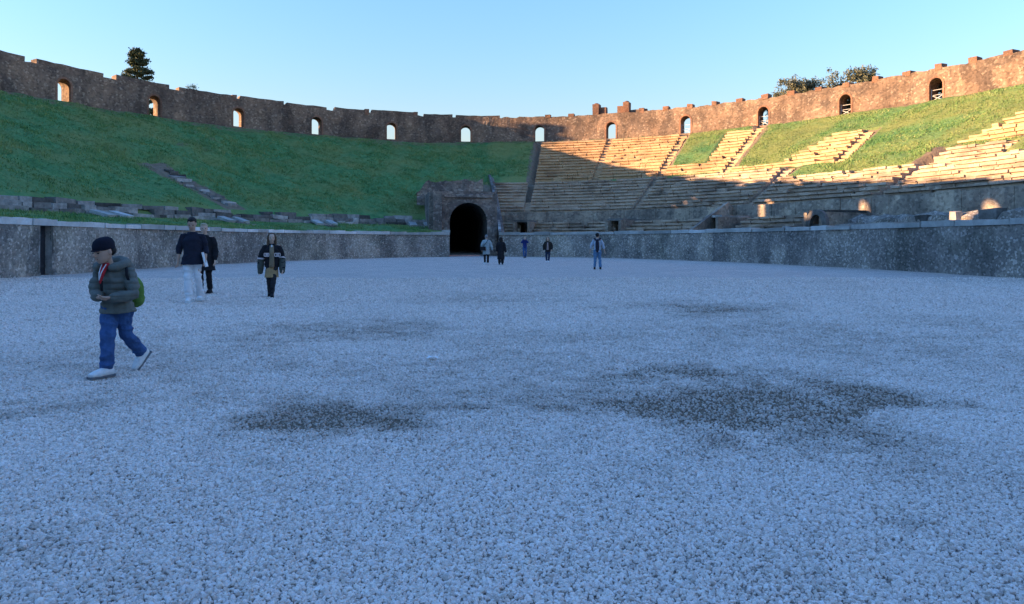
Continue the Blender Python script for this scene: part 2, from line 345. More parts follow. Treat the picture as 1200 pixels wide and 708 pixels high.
L(er.outputs[0], ip.inputs['Rotation']); L(named('scl', 'FLOAT_VECTOR'), ip.inputs['Scale']); L(ip.outputs[0], go.inputs[0])
md = gravel.modifiers.new('stones', 'NODES'); md.node_group = ng

# ------------------------------------------------------------------ banks of earth (the cavea) and the land outside
def z_left(r): return np.interp(r, [.6, 1.2, 9.0, 9.6, 11.2, 22, 33, 34.6], [1.95, 2.05, 3.0, 3.05, 4.15, 9.2, 14.75, 14.75])
def z_right(r): return np.interp(r, [.6, 6.4, 6.5, 11.2, 11.6, 19.8, 20.9, 32.4, 34.6], [1.93, 1.98, 2.0, 2.05, 4.45, 8.25, 8.55, 14.75, 14.75])
AISLES = [80.28, 59.58, 41.19, 25.2, 10.2]; STAIRS = [69.79, 50.0, 36.3, 18.6]
def in_aisle(t, r, wdt):
    x = np.zeros(np.shape(t), bool)
    for a in AISLES + STAIRS:
        ok = np.abs(t-a)*np.radians(1)*(38+r*.9) < wdt
        if a in STAIRS: ok = ok & (np.asarray(r) > 20.0) & (np.asarray(r) < (27.3 if a < 40 else 40))
        elif a < 50: ok = ok & (np.asarray(r) < 20.3)
        x |= ok
    return x
def seat_here(t, r):                                      # where stone rows survive on the right-hand side
    t, r = np.asarray(t, float), np.asarray(r, float)
    med = (r > 11.3) & (r < 19.85) & (t < 87.2) & (t > -3) & ((t > 42) | (r < 17.1 + .4*np.sin(t*1.1)) | ((t > 19) & (t < 26.4-.4*(r-17))))
    su = (r > 20.7) & (r < 32.5)
    w1 = su & (t > 59.6) & (t < 80.2)
    w3 = su & (t > 50) & (t < 59.6) & ((r < 23.0) | ((t < 53.6) & (r < 31.2)))
    w4 = su & (t > 36.4) & (t < 50) & ((r < 21.6) | ((t < 44.2-.62*(r-20)) & (r < 27.0)))
    w5 = su & (t > 18.7) & (t < 25.6-.5*(r-20)) & (r < 27.5)
    w6 = su & (t > 26.5) & (t < 36.4) & (r < 0)
    return med | w1 | w3 | w4 | w5 | w6
tt = np.concatenate([np.arange(-92, -8, 1.5), np.arange(-8, 190, .35), np.arange(190, 268.01, 1.5)])
rr = np.unique(np.concatenate([[.55], np.arange(.9, 9.3, .7), np.arange(9.4, 12, .25), np.arange(12, 34.6, .36), [35.1]]))
T_, R_ = np.meshgrid(tt, rr, indexing='ij'); X_, Y_ = P2(T_, R_)
wl = np.clip((T_-87.5)/1.2, 0, 1); zr, zl = z_right(R_), z_left(R_)
seatm = seat_here(T_, R_) & ~in_aisle(T_, R_, .3)
grassr = ~seat_here(T_, R_) & (R_ > 16)
zr = np.where(seat_here(T_, R_), zr-.42, zr) - .30*in_aisle(T_, R_, .62)*(R_ > 11.5)
noise_ = (fbm(X_*.22, Y_*.22, s=5)-.5)*1.3 + (fbm(X_*.9, Y_*.9, s=6, o=3)-.5)*.45
Z_ = zr*(1-wl) + zl*wl + noise_*np.where(wl > .5, np.clip((R_-12)/4, .06, 1), np.where(grassr, .55, .06))*np.clip((34.0-R_)/3, 0, 1)
Z_ = np.where((R_ > 8.3) & (R_ < 11) & (wl > .5), zl, Z_)
dirt = np.zeros_like(T_)
for dt, dr in ((1.2, 0), (-1.2, 0), (0, .8), (0, -.8), (.6, 0), (-.6, 0)): dirt += seat_here(T_+dt, R_+dr)/6.0
dirt = np.where(wl < .5, np.maximum(dirt*.85, in_aisle(T_, R_, 1.1)*1.0), 0)
dirt = np.maximum(dirt, ((R_ > 31.6) & (T_ > 60))*.40); dirt = np.maximum(dirt, (R_ > 32)*.5)
dirt = np.maximum(dirt, np.clip(1.2-np.abs(T_-80.28)*math.radians(1)*(38+R_*.9)/1.3, 0, 1)*(R_ > 11))
dirt = np.maximum(dirt, np.clip(1.3-np.hypot((T_-91.5)/6.5, (R_-17)/4.2), 0, 1))
ln = 135.2 + (R_-11.5)*.46; dirt = np.maximum(dirt, np.clip(1.8-np.abs(T_-ln)/1.3, 0, 1)*(R_ > 11)*(R_ < 20))
dirt = np.where((wl > .5) & (R_ > 11.4), np.maximum(dirt, np.clip((fbm(X_*.13, Y_*.13, s=91, o=4)-.60)*4.5, 0, .55)), dirt)
dirt = np.where((R_ < 11.2) & (wl < .5), 1, dirt); dirt = np.where((R_ < 9.3) & (wl > .5), -.2, dirt)
V = np.stack([X_, Y_, Z_], -1).reshape(-1, 3); n, m = T_.shape; I = np.arange(n*m).reshape(n, m)
F = np.stack([I[:-1,:-1], I[:-1,1:], I[1:,1:], I[1:,:-1]], -1).reshape(-1, 4)[:, ::-1]
ft = T_.ravel()[F].mean(1); fr = R_.ravel()[F].mean(1)
hole = (ft > 86.0 + fr*.1) & (ft < 99.4 - fr*.22) & (fr < 14.8)
bank = np_mesh('embankment', V, F[~hole], MT['bank'], {'dirt': ('FLOAT', dirt.ravel()), 'dry': ('FLOAT', (wl < .5).astype(float).ravel())}); tag(bank, kind='structure')
BZ = Z_
def bank_z(t, r):
    i = np.clip(np.searchsorted(tt, t)-1, 0, len(tt)-2); j = np.clip(np.searchsorted(rr, r)-1, 0, len(rr)-2)
    u = (t-tt[i])/(tt[i+1]-tt[i]); v = (r-rr[j])/(rr[j+1]-rr[j])
    return BZ[i,j]*(1-u)*(1-v) + BZ[i+1,j]*u*(1-v) + BZ[i,j+1]*(1-u)*v + BZ[i+1,j+1]*u*v
tt2 = np.linspace(0, 360, 121); rr2 = np.array([34.9, 38.5, 41, 50, 60, 120, 400, 1500, 6000.])
zz2 = np.interp(rr2, [34, 38.5, 52, 6000], [14.7, 14.5, 7.0, 7.0])
T2, R2 = np.meshgrid(tt2, rr2, indexing='ij'); X2, Y2 = P2(T2, R2); Z2 = np.broadcast_to(zz2, T2.shape)
n, m = T2.shape; I = np.arange(n*m).reshape(n, m)
ground = np_mesh('ground', np.stack([X2, Y2, Z2], -1).reshape(-1, 3), np.stack([I[:-1,:-1], I[:-1,1:], I[1:,1:], I[1:,:-1]], -1).reshape(-1, 4)[:, ::-1], MT['field']); tag(ground, kind='structure')

# grass blades on the banks
def grass(name, ts, rs, label, h0, h1, dry=0):
    k = len(ts); x, y = P2(ts, rs); z = bank_z(ts, rs); nb = 4
    x, y, z = [np.repeat(q, nb) + (RNG.normal(0, .10, k*nb) if i < 2 else 0) for i, q in enumerate((x, y, z))]
    hh = RNG.uniform(h0, h1, k*nb)*np.clip(3.2*fbm(x*.5, y*.5, s=77, o=3)-.7, .35, 2.2); a = RNG.uniform(0, 6.28, k*nb); wd = RNG.uniform(.02, .045, k*nb)
    base = np.stack([x, y, z-.03], 1); dx = np.stack([np.cos(a)*wd, np.sin(a)*wd, 0*a], 1)
    tip = base + np.stack([RNG.normal(0, .08, k*nb), RNG.normal(0, .08, k*nb), hh], 1)
    V = np.stack([base-dx, base+dx, tip], 1).reshape(-1, 3); F = np.arange(len(V)).reshape(-1, 3)
    tone = np.repeat(np.clip(dry + fbm(x*.8, y*.8, s=31)*.9 + RNG.normal(0, .16, k*nb), 0, 1), 3)
    return tag(np_mesh(name, V, F, MT['blade'], {'tone': ('FLOAT', tone)}, smooth=False), label, 'grass', kind='stuff')
k = 75000; t = RNG.uniform(81.0, 186, k); r = np.where(RNG.random(k) < .14, RNG.uniform(.9, 9.2, k), np.sqrt(RNG.uniform(11.4**2, 32.7**2, k)))
ok = ~((t > 86) & (t < 99.4) & (r < 19)) & ~((t < 88) & (r < 22)) & (np.abs(t-(135.2+(r-11.5)*.46)) > 1.3*(r < 20)*(r > 11))
lg = grass('grass', t[ok], r[ok], 'short shaded green grass covering the bare left bank', .05, .17)
k = 42000; t = RNG.uniform(8, 59.5, k); r = RNG.uniform(16.5, 32.3, k)
ok = ~seat_here(t, r) & ~seat_here(t+.7, r) & ~seat_here(t-.7, r) & ~in_aisle(t, r, 1.0)
rg = grass('grass', t[ok], r[ok], 'sunlit yellow-green grass grown over the ruined upper seats', .04, .13, .08)

# ------------------------------------------------------------------ podium wall with coping stones
def podium(t0, t1, gaps, label, cop, cat='wall'):
    o = thing('podium_wall', P((t0+t1)/2, .3, 0), label, cat); cuts = sorted([t0, t1] + [q for g_ in gaps for q in g_])
    mb = MB(); edges = list(zip(cuts[::2], cuts[1::2]))
    for a, b in edges:
        ts = arc(a, b, 0, .22); zs = np.linspace(-.15, 1.95, 12); rows = []
        for t in ts:
            x0, y0 = P2(t, 0.0); row = []
            for z in zs: row.append(P(t, (fbm(x0*2.2, y0*2.2, z*2.2, s=41, o=3)-.5)*.10 - (.012 if z < .2 else 0), z))
            rows.append(row + [P(t, .62, 1.95), P(t, .62, -.1)])
        mb.quad_grid(rows, flip=True)
        for e_, fl in ((a, 0), (b, 1)):
            q = [P(e_, .05, -.15), P(e_, .62, -.15), P(e_, .62, 1.95), P(e_, .05, 1.95)]; i = len(mb.v); mb.v.extend(map(tuple, q)); mb.f.append((i, i+1, i+2, i+3) if fl else (i+3, i+2, i+1, i))
    mb.build('wall_face', MT['podium'], o)
    ts = arc(t0, t1, 0, .1); i = 0
    while i < len(ts)-6:
        ln_ = random.randint(11, 21); j = min(i+ln_, len(ts)-1); c = MB(); dz = random.uniform(-.05, .04); dr = random.uniform(-.05, .05)
        c.curved_box(ts[i]+.0, ts[j]-random.choice((.02, .04, .09))*np.sign(t1-t0), -.07+dr, .78+dr, 1.955, 2.19+dz, .4, .022)
        mid = (ts[i]+ts[j])/2; c.build('coping_stone', MT[cop(mid)], o, origin=P(mid, .3, 1.95)); i = j
    return o
podium(99.2, 268, [(176.0, 177.2)], 'rough grey rubble podium wall with pale coping below the grassy bank', lambda t: 'marble' if (t > 116 and random.random() < .82) or random.random() < .25 else 'coping')
podium(-88, 85.1, [], 'rough grey rubble podium wall with grey coping below the stone seats', lambda t: 'coping' if random.random() < .9 else 'marble')
# narrow doorway in the left podium wall
d_ = thing('service_doorway', P(176.6, .6, 0), 'narrow doorway darkened by an added panel in the podium wall under its pale coping', 'doorway')
tg, nr = frame(176.6, .6); c0 = P(176.6, .6, 0); mb = MB(); wd = .42
for s in (-1, 1): mb.box(c0 + tg*s*(wd+.10) + nr*1.3 + Vector((0,0,.95)), .098, 1.25, .99, tg, nr)
mb.build('side_wall', MT['tunnel'], d_)
mb = MB(); mb.box(c0 - nr*.30 + Vector((0,0,.96)), wd-.055, .03, .975, tg, nr); mb.build('dark_panel', m_plain('recess_dark', (.020,.024,.032), .6, .3, 5), d_)  # dark panel added to stand for the deep shade of the doorway
for z in (.35, 1.55): mb = MB(); mb.box(c0 - nr*.345 + Vector((0,0,z)), wd-.07, .012, .05, tg, nr); mb.build('panel_rail', m_plain('dark_rail', (.03,.034,.042), .6, .3, 5), d_)  # rails across the added dark panel
for s in (-1, 1):
    mb = MB(); mb.box(c0 + tg*s*(wd+.02) - nr*.32 + Vector((0,0,.96)), .05, .26, .975, tg, nr, jit=.01); mb.build('door_jamb', MT['block'], d_)

# ------------------------------------------------------------------ rim wall: arched doors, parapet blocks
DOORS = [140.81, 132.26, 122.87, 112.9, 102.36, 91.34, 80.28, 69.79, 59.58, 50.0, 41.19, 32.92]
def walk(t, sgn, stop):
    out = []
    while (t < stop if sgn > 0 else t > stop):
        acc = 0
        while acc < 9.78: x0, y0 = P2(t, 33); t += .01*sgn; x1, y1 = P2(t, 33); acc += math.hypot(x1-x0, y1-y0)
        out.append(t)
    return out
DOORS = sorted(DOORS + walk(140.81, 1, 258) + walk(32.92, -1, -80))
RIM0, RIM1 = 33.0, 35.0
def rim_base(t): return 14.62 + .25*math.sin(math.radians(t))**2
def rim_top(t):
    u = min(1, max(0, (t-148)/8)); return 17.45 + .72*max(0, math.sin(math.radians(t)))**1.5 + .55*u*u*(3-2*u)*(1 if t < 215 else 0)  # unseen stretch on the left raised to lift the shadow it casts
rimw = thing('rim_wall', P(90, 33.8, 14.6), 'long curved rubble wall with arched doors crowning the banks', 'wall')
HW, SPR, CRN = .64, 1.55, 2.18
mb = MB(); bounds = []
for t in DOORS:
    x0, y0 = P2(t-.05, 33); x1, y1 = P2(t+.05, 33); dpm = .1/math.hypot(x1-x0, y1-y0); bounds.append((t-HW*dpm, t+HW*dpm))
segs = [(bounds[i][1], bounds[i+1][0]) for i in range(len(bounds)-1)] + [(bounds[-1][1], bounds[0][0]+360)]
for a, b in segs:
    ts = arc(a, b, 33, .42 if 10 < a < 160 else 1.0); rows = []
    for t in ts:
        zb, zt = rim_base(t)-.7, rim_top(t) + (vnoise(t*1.3, 0, s=9)-.5)*.22 + (vnoise(t*5, 3, s=8)-.5)*.12; row = []
        x0, y0 = P2(t, 33)
        for z in np.linspace(zb, zt, 8): row.append(P(t, RIM0 + (fbm(x0*1.3, y0*1.3, z*1.3, s=51, o=2)-.5)*.16*(0 if t in (ts[0], ts[-1]) else 1), z))
        rows.append(row + [P(t, RIM0+.75, zt+.05), P(t, RIM1, zt), P(t, RIM1, zb)])
    mb.quad_grid(rows, flip=True)
    for e_, fl in ((ts[0], 0), (ts[-1], 1)):
        z1 = rim_top(e_)+.05; q = [P(e_, RIM0, rim_base(e_)-.7), P(e_, RIM1, rim_base(e_)-.7), P(e_, RIM1, z1), P(e_, RIM0, z1)]
        i = len(mb.v); mb.v.extend(map(tuple, q)); mb.f.append((i, i+1, i+2, i+3) if fl else (i+3, i+2, i+1, i))
for t, (a, b) in zip(DOORS, bounds):
    zb = rim_base(t); zt = rim_top(t)+.06; ths = np.linspace(math.pi, 0, 13)
    prof = [(.5+.5*math.cos(th), zb+SPR+(CRN-SPR)*math.sin(th)) for th in ths]       # t runs a..b
    for r, fl in ((RIM0, True), (RIM1, False)):
        mb.quad_grid([[P(a+(b-a)*(1-u), r, z), P(a+(b-a)*(1-u), r, zt)] for u, z in prof], flip=not fl)
    mb.quad_grid([[P(a+(b-a)*(1-u), RIM0, z), P(a+(b-a)*(1-u), RIM1, z)] for u, z in prof], flip=True)
    mb.quad_grid([[P(a, RIM0, zt), P(a, RIM1, zt)], [P(b, RIM0, zt), P(b, RIM1, zt)]])
    mb.quad_grid([[P(a, RIM0-.1, zb-1.0), P(a, RIM0-.1, zb), P(a, RIM1+.2, zb)], [P(b, RIM0-.1, zb-1.0), P(b, RIM0-.1, zb), P(b, RIM1+.2, zb)]])
mb.build('wall_body', MT['rim'], rimw)
for t, (a, b) in zip(DOORS, bounds):
    if not -5 < t < 175: continue
    zb = rim_base(t); tg, nr = frame(t, 33); c = P(t, RIM0, zb); m2 = MB(); W2 = HW+.20
    path = [(-HW, -.3), (-HW, SPR)] + [(-HW*math.cos(th), SPR+(CRN-SPR)*math.sin(th)) for th in np.linspace(.2, math.pi-.2, 9)] + [(HW, SPR), (HW, -.3)]
    outp = [(-W2, -.3), (-W2, SPR)] + [(-W2*math.cos(th), SPR+(CRN+.20-SPR)*math.sin(th)) for th in np.linspace(.2, math.pi-.2, 9)] + [(W2, SPR), (W2, -.3)]
    rows = []
    for (x0, z0), (x1, z1) in zip(path, outp):
        rows.append([c + tg*x0 + nr*.25 + Vector((0,0,z0)), c + tg*x0 - nr*.045 + Vector((0,0,z0)), c + tg*x1 - nr*.045 + Vector((0,0,z1)), c + tg*x1 + nr*.25 + Vector((0,0,z1))])
    m2.quad_grid(rows, flip=True); m2.build('arch_surround', MT['brick'], rimw, origin=c)
# parapet blocks: short piers on the sunny side, long worn lengths on the shaded side
ts = arc(22, 79, 33, 3.15)
for t in ts:
    if abs(t-69.79) < 2.6: continue
    m2 = MB(); tg, nr = frame(t, 33.3); h = random.uniform(.28, .46)
    m2.box(P(t, 33.42, rim_top(t)+h/2-.10), random.uniform(.32, .46), .45, h/2+.08, tg, nr, jit=.05); m2.build('parapet_pier', MT['brick'], rimw, origin=P(t, 33.4, rim_top(t)))
t = 172.0
while t > 82:
    ln_ = random.uniform(3.0, 7.5); ts = arc(t, t-ln_*1.1, 33, ln_) ; x0, y0 = P2(t, 33); x1, y1 = P2(t-1, 33); dpm = 1/math.hypot(x1-x0, y1-y0); e = t-ln_*dpm
    if e < 82: break
    m2 = MB(); h = random.uniform(.30, .52)*(1 if t > 100 else .7); zt = (rim_top(t)+rim_top(e))/2
    m2.curved_box(t, e, 33.1, 34.2, zt-.2, zt+h, .8, .05); m2.build('parapet_length', MT['rim'], rimw, origin=P((t+e)/2, 33.5, zt))
    if random.random() < .35:
        m2 = MB(); tg, nr = frame(e, 33.3); m2.box(P(e, 33.5, zt+.12), .28, .5, .36, tg, nr, jit=.05); m2.build('parapet_pier', MT['brick'], rimw, origin=P(e, 33.5, zt))
    t = e - random.uniform(.25, 1.3)*dpm*1.2
# the two tall piers flanking one door
tg, nr = frame(69.79, 33.4)
for s in (-1, 1):
    m2 = MB(); c = P(69.79, 33.5, rim_top(69.79)+.55)
    m2.box(c + tg*s*2.05, .42, .5, .85, tg, nr, jit=.05); m2.ellipsoid(c + tg*s*2.05 + Vector((0,0,.86)), .34, .4, .2, tg, nr)
    m2.box(c + tg*s*1.22 + nr*.35 - Vector((0,0,.18)), .45, .4, .62, tg, nr, jit=.05); m2.build('tall_pier', MT['brick'], rimw, origin=c + tg*s*2)
for a, b, h in ((67.4, 64.9, .42),):
    m2 = MB(); m2.curved_box(a, b, 33.6, 34.3, rim_top(66)-.2, rim_top(66)+h, .8, .03); m2.build('parapet_length', MT['rim'], rimw, origin=P(66, 33.5, rim_top(66)))
# gates of flat steel bars in the doors of the sunny side
for t, lab in ((59.58, 'steel bar gate in the arched door atop the stair beside the patch of grass'), (50.0, 'steel bar gate in the arched door at the top of the ruined stair'),
               (41.19, 'steel cross-braced gate in the arched door next to the row of trees'), (32.92, 'steel cross-braced gate in the arched door above the open grass'), (25.3, 'steel cross-braced gate in the door above the stepped ruin')):
    zb = rim_base(t); tg, nr = frame(t, 33.5); c = P(t, 33.35, zb); go_ = thing('door_gate', c, lab, 'gate'); up = Vector((0,0,1))
    for s in (-1, 1): m2 = MB(); m2.box(c + tg*s*(HW-.05) + up*.62, .028, .02, .60, tg, nr); m2.build('gate_post', MT['steel'], go_)
    for z in (.06, .62, 1.10): m2 = MB(); m2.box(c + up*z, HW-.05, .02, .016, tg, nr); m2.build('rail', MT['steel'], go_)
    for s in (-1, 1):
        dv = (tg*s*(HW-.06)*2 + up*.52).normalized(); m2 = MB(); m2.box(c + up*.34 + nr*.03*s, .6, .012, .02, dv, nr, nr.cross(dv)); m2.build('cross_brace', MT['steel'], go_)

# ------------------------------------------------------------------ stone seating on the right-hand side
def runs(mask_fn, t0, t1, r):
    ts = np.arange(t0, t1, .12); mk = mask_fn(ts, np.full_like(ts, r)); out = []; st = None
    for t, q in zip(ts, mk):
        if q and st is None: st = t
        if not q and st is not None: out.append((st, t)); st = None
    if st is not None: out.append((st, t1))
    return [(a, b) for a, b in out if b-a > .5]
def seat_row(parent, a, b, r, run, ztop, m_, ruin=.02):
    ts = arc(a, b, r, .1); i = 0; mb = MB(); n_ = len(ts)
    while i < n_-2:
        j = min(i + random.randint(5, 13), n_-1)
        if n_-1-j < 4: j = n_-1
        if True:
            dz, dr = random.gauss(0, .022), random.gauss(0, .03)
            if random.random() < ruin: dz, dr = -.10, dr + random.uniform(.1, .4)
            if random.random() < .06: dz -= .12
            gp = .0 if random.random() < .5 else .06*(ts[j]-ts[i])/(j-i)*10*random.random()
            hang = .17 if random.random() > .12 else .03
            for z0_, z1_, r0_ in ((ztop-.85, ztop-.165, r+.17), (ztop-.165, ztop+dz, r+.17-hang)):
                q = []
                for z in (z0_, z1_):
                    for t, r_ in ((ts[j]-gp, r0_+dr), (ts[i], r0_+dr), (ts[i], r+run+.2), (ts[j]-gp, r+run+.2)): q.append(P(t, r_ + random.uniform(-.015, .015), z + random.uniform(-.015, .015)))
                mb.hexa(q)
        i = j
    if mb.v: mb.build('seat_row', m_, parent, origin=P((a+b)/2, r, ztop))
MED = [(11.62 + k*.815, 4.45 + .38 + k*.379) for k in range(10)]
SUM = [(20.92 + k*.82, 8.55 + .38 + k*.432) for k in range(14)]
def wedge(t0, t1, rows, run, m_, label, ruin=.02, group=None, msk=seat_here):
    tm = (t0+t1)/2; o = thing('seating_wedge', P(tm, rows[0][0], rows[0][1]-.6), label, 'stone seats', group)
    for r, z in rows:
        for a, b in runs(lambda t, q: msk(t, q+.2) & ~in_aisle(t, q, .52), t0, t1, r): seat_row(o, a, b, r, run, z, m_, ruin)
    return o
wedge(81.0, 87.2, MED, .815, MT['seat_low'], 'small isolated block of stone seats beside the tunnel mouth')
wedge(59.6, 80.2, MED, .815, MT['seat_low'], 'broad shaded seating wedge between the bare dirt aisle and the next lower stair')
wedge(41.2, 59.5, MED, .815, MT['seat_low'], 'shaded seating wedge behind the triangular slab and the vaulted opening')
wedge(25.3, 41.1, MED, .815, MT['seat_low'], 'low seating wedge with grass reaching down to its upper rows')
wedge(10.3, 25.1, MED, .815, MT['seat_low'], 'low seating wedge above the wall patch lit through the far door')
wedge(-3, 10.1, MED, .815, MT['seat_low'], 'low seating wedge at the edge of view past the stepped ruin')
wedge(69.9, 80.2, SUM, .82, MT['seat'], 'upper seating wedge next to the bare dirt aisle, half in sunlight')
wedge(59.7, 69.7, SUM, .82, MT['seat'], 'sunlit upper seating wedge right of the stair under the twin tall piers')
wedge(50.1, 59.5, SUM, .82, MT['seat'], 'ruined upper seating wedge with an oblong patch of grass in it', .06)
wedge(36.4, 49.9, SUM, .82, MT['seat'], 'stepped sunlit ruin of upper seats standing out of the open grass', .05)
wedge(18.7, 26, SUM, .82, MT['seat'], 'large stepped sunlit ruin of upper seats under the last arched door', .05)
IMA = [(6.9 + k*.8, 2.32 + k*.34) for k in range(4)]
ima_gap = lambda t, r: (np.abs(t-80.0) > .85) & (np.abs(t-59.8) > .95) & (np.abs(t-42.6) > 3.0) & (t < 86.2-.02*np.asarray(r)) & (t > 31)
wedge(60, 86, IMA, .8, MT['seat_low'], 'lowest worn stone rows between the small dark opening and the tunnel', .10, msk=ima_gap)
wedge(31, 59.9, IMA, .8, MT['seat_low'], 'lowest worn stone rows on both sides of the triangular slab', .16, msk=ima_gap)
# balteus: wall of upright slabs between lowest and middle seats
bal = thing('balteus_wall', P(45, 11.1, 2.0), 'low wall of weathered upright slabs between lowest and middle seats', 'wall')
ts = arc(-3, 86.6, 11.1, .1); i = 0
while i < len(ts)-8:
    j = min(i+random.randint(11, 22), len(ts)-1); m2 = MB(); mid = (ts[i]+ts[j])/2; dr = random.uniform(-.03, .03); dz = random.uniform(-.06, .05)
    m2.curved_box(ts[j], ts[i]+.03, 11.05+dr, 11.42+dr, 2.0, 4.46+dz, 1.0, .01); m2.build('wall_slab', MT['balteus'], bal, origin=P(mid, 11.1, 2.0)); i = j
# low rubble ledge and blocks along the ruined part of the lowest tier
led = thing('rubble_ledge', P(12, 9, 1.9), 'crumbling pale rubble ledge between the podium coping and the slab wall', 'ruin')
m2 = MB(); ts = arc(-3, 31, 9.6, .5)
m2.quad_grid([[P(t, 8.7+.5*vnoise(t*2, 1), 1.9), P(t, 8.9+.5*vnoise(t*2, 1), 2.55+.5*vnoise(t*1.7, 2)), P(t, 9.9, 2.85+.4*vnoise(t*2.3, 5)), P(t, 11.0, 3.0)] for t in ts], flip=True); m2.build('ledge_core', MT['podium'], led)
for k in range(46):
    t = random.uniform(-2, 40); r = random.uniform(7.2, 9.6); tg, nr = frame(t, r); m2 = MB(); hz = random.uniform(.10, .24)
    m2.box(P(t, r, 2.0+hz+(.6 if r > 8.9 and t < 31 else 0)), random.uniform(.22, .6), random.uniform(.2, .4), hz+.05, tg, nr, jit=.06); m2.build('stone_block', MT['block'], led, origin=P(t, r, 2.1))
# aisle stairs
def stair(t, r0, r1, zf, label, wd=.42, n_per=.36, drift=0):
    o = thing('aisle_stair', P(t, r0, zf(r0)-.3), label, 'stairs'); r = r0
    while r < r1:
        if random.random() > .08:
            m2 = MB(); tq = t + drift*(r-r0); tg, nr = frame(tq, r); z = zf(r)
            m2.box(P(tq, r, z-.55) + tg*random.uniform(-.08, .08), wd*random.uniform(.8, 1.1), .24, .27, tg, nr, jit=.025); m2.build('step', MT['seat'] if r > 20 else MT['seat_low'], o, origin=P(tq, r, z))
        r += n_per
    return o
fz = lambda r: float(z_right(r)) + .02
stair(69.79, 20.9, 32.6, fz, 'narrow stair climbing to the door between the twin tall piers')
stair(59.58, 20.9, 32.6, fz, 'narrow sunlit stair beside the full seating wedge and the grass patch')
stair(59.58, 11.7, 20.2, fz, 'shaded stair through the middle seats above the small dark opening')
stair(50.0, 20.9, 32.2, fz, 'ruined stair climbing along the open grass to an arched door')
stair(41.19, 11.7, 20.6, fz, 'shaded stair above the triangular slab')
stair(36.3, 20.6, 27.2, fz, 'broken stair on the flank of the stepped ruin', .5)
stair(25.2, 11.7, 17.0, fz, 'low stair above the vaulted opening')
stair(18.6, 19, 26.5, fz, 'broken stair on the flank of the large stepped ruin', .5)
stair(80.28, 12.2, 14.8, fz, 'few worn steps at the foot of the bare dirt aisle', .6)
# small passages (vomitoria) opening through the lowest tier
def vomitory(t, label, slab=False, arch=False):
    c = P(t, 6.6, 1.95); o = thing('passage_opening', c, label, 'passage'); tg, nr = frame(t, 8.8); up = Vector((0,0,1))
    for s in (-1, 1):
        m2 = MB(); m2.box(P(t, 8.95, 2.65) + tg*s*.72, .14, 2.0, .70, tg, nr, jit=.02); m2.build('side_wall', MT['balteus'], o)
    m2 = MB(); m2.box(P(t, 9.15, 3.42), .86, 1.75, .10, tg, nr, jit=.02); m2.build('lintel', MT['block'], o)
    if slab:
        m2 = MB(); a = P(t, 3.4, 1.95) - tg*1.05; b = P(t, 11.0, 1.95) - tg*1.05; e = P(t, 10.2, 4.7) - tg*1.05
        q = [a, b, b + up*2.45, e, ]; th = tg*.36; i = len(m2.v)
        for p_ in q: m2.v.append(tuple(p_))
        for p_ in q: m2.v.append(tuple(p_ + th))
        m2.f += [(3,2,1,0), (4,5,6,7)] + [(k, (k+1) % 4, 4+(k+1) % 4, 4+k) for k in range(4)]; m2.build('sloping_slab', MT['balteus'], o)
    if arch:
        m2 = MB(); pts = [(-.75, 0), (-.75, .5)] + [(-.75*math.cos(h), .5+.7*math.sin(h)) for h in np.linspace(.3, 2.84, 8)] + [(.75, .5), (.75, 0)]
        m2.quad_grid([[P(t, 7.1, 1.98) + tg*x*.78 + up*z, P(t, 6.78, 1.98) + tg*x*.78 + up*z, P(t, 6.78, 1.98) + tg*x*1.3 + up*(z*1.3), P(t, 7.1, 1.98) + tg*x*1.3 + up*(z*1.3)] for x, z in pts]); m2.build('arch_ring', MT['block'], o)
    return o
vomitory(80.0, 'small square dark passage opening under the bare dirt aisle')
vomitory(59.8, 'small dark passage opening below the sunlit stair, set in worn rows')
vomitory(42.0, 'dark passage opening flanked by a tall triangular sloping slab', slab=True)
vomitory(27.2, 'dark vaulted passage opening in the crumbling rubble ledge', arch=True)

# ------------------------------------------------------------------ tunnel gateway
TC = 93.0; tg, nr = frame(TC, 4.2); up = Vector((0,0,1)); c0 = P(TC, 4.2, 0)
gate = thing('tunnel_gateway', c0, 'large dark arched tunnel mouth in a brown masonry block', 'gateway')
HW2, SP2, CR2 = 1.80, 3.3, 5.1; L0, R0, TOPZ = -3.75, 2.8, 6.15
prof = [(-HW2, -.1)] + [(-HW2*math.cos(h), SP2+(CR2-SP2)*math.sin(h)) for h in np.linspace(0, math.pi, 21)] + [(HW2, -.1)]
m2 = MB(); at = lambda x, d, z: c0 + tg*x + nr*d + up*z
m2.quad_grid([[at(x, 0, z), at(x, 0, TOPZ + .12*vnoise(x*2, 7))] for x, z in prof[1:-1]], flip=True)
m2.quad_grid([[at(L0, 0, -.1), at(L0, 0, SP2), at(L0, 0, TOPZ)], [at(-HW2, 0, -.1), at(-HW2, 0, SP2), at(-HW2, 0, TOPZ)]], flip=True)
m2.quad_grid([[at(HW2, 0, -.1), at(HW2, 0, SP2), at(HW2, 0, TOPZ)], [at(R0, 0, -.1), at(R0, 0, SP2), at(R0, 0, TOPZ)]], flip=True)
m2.quad_grid([[at(L0, 0, TOPZ), at(L0, 11.5, TOPZ+.1)], [at(R0, 0, TOPZ), at(R0, 11.5, TOPZ+.1)]], flip=True)
m2.quad_grid([[at(L0, 11.5, -.1), at(L0, 0, -.1)], [at(L0, 11.5, TOPZ+.1), at(L0, 0, TOPZ)]], flip=True)
m2.quad_grid([[at(R0, 0, -.1), at(R0, 11.5, -.1)], [at(R0, 0, TOPZ), at(R0, 11.5, TOPZ+.1)]], flip=True)
m2.build('front_wall', MT['portal'], gate)
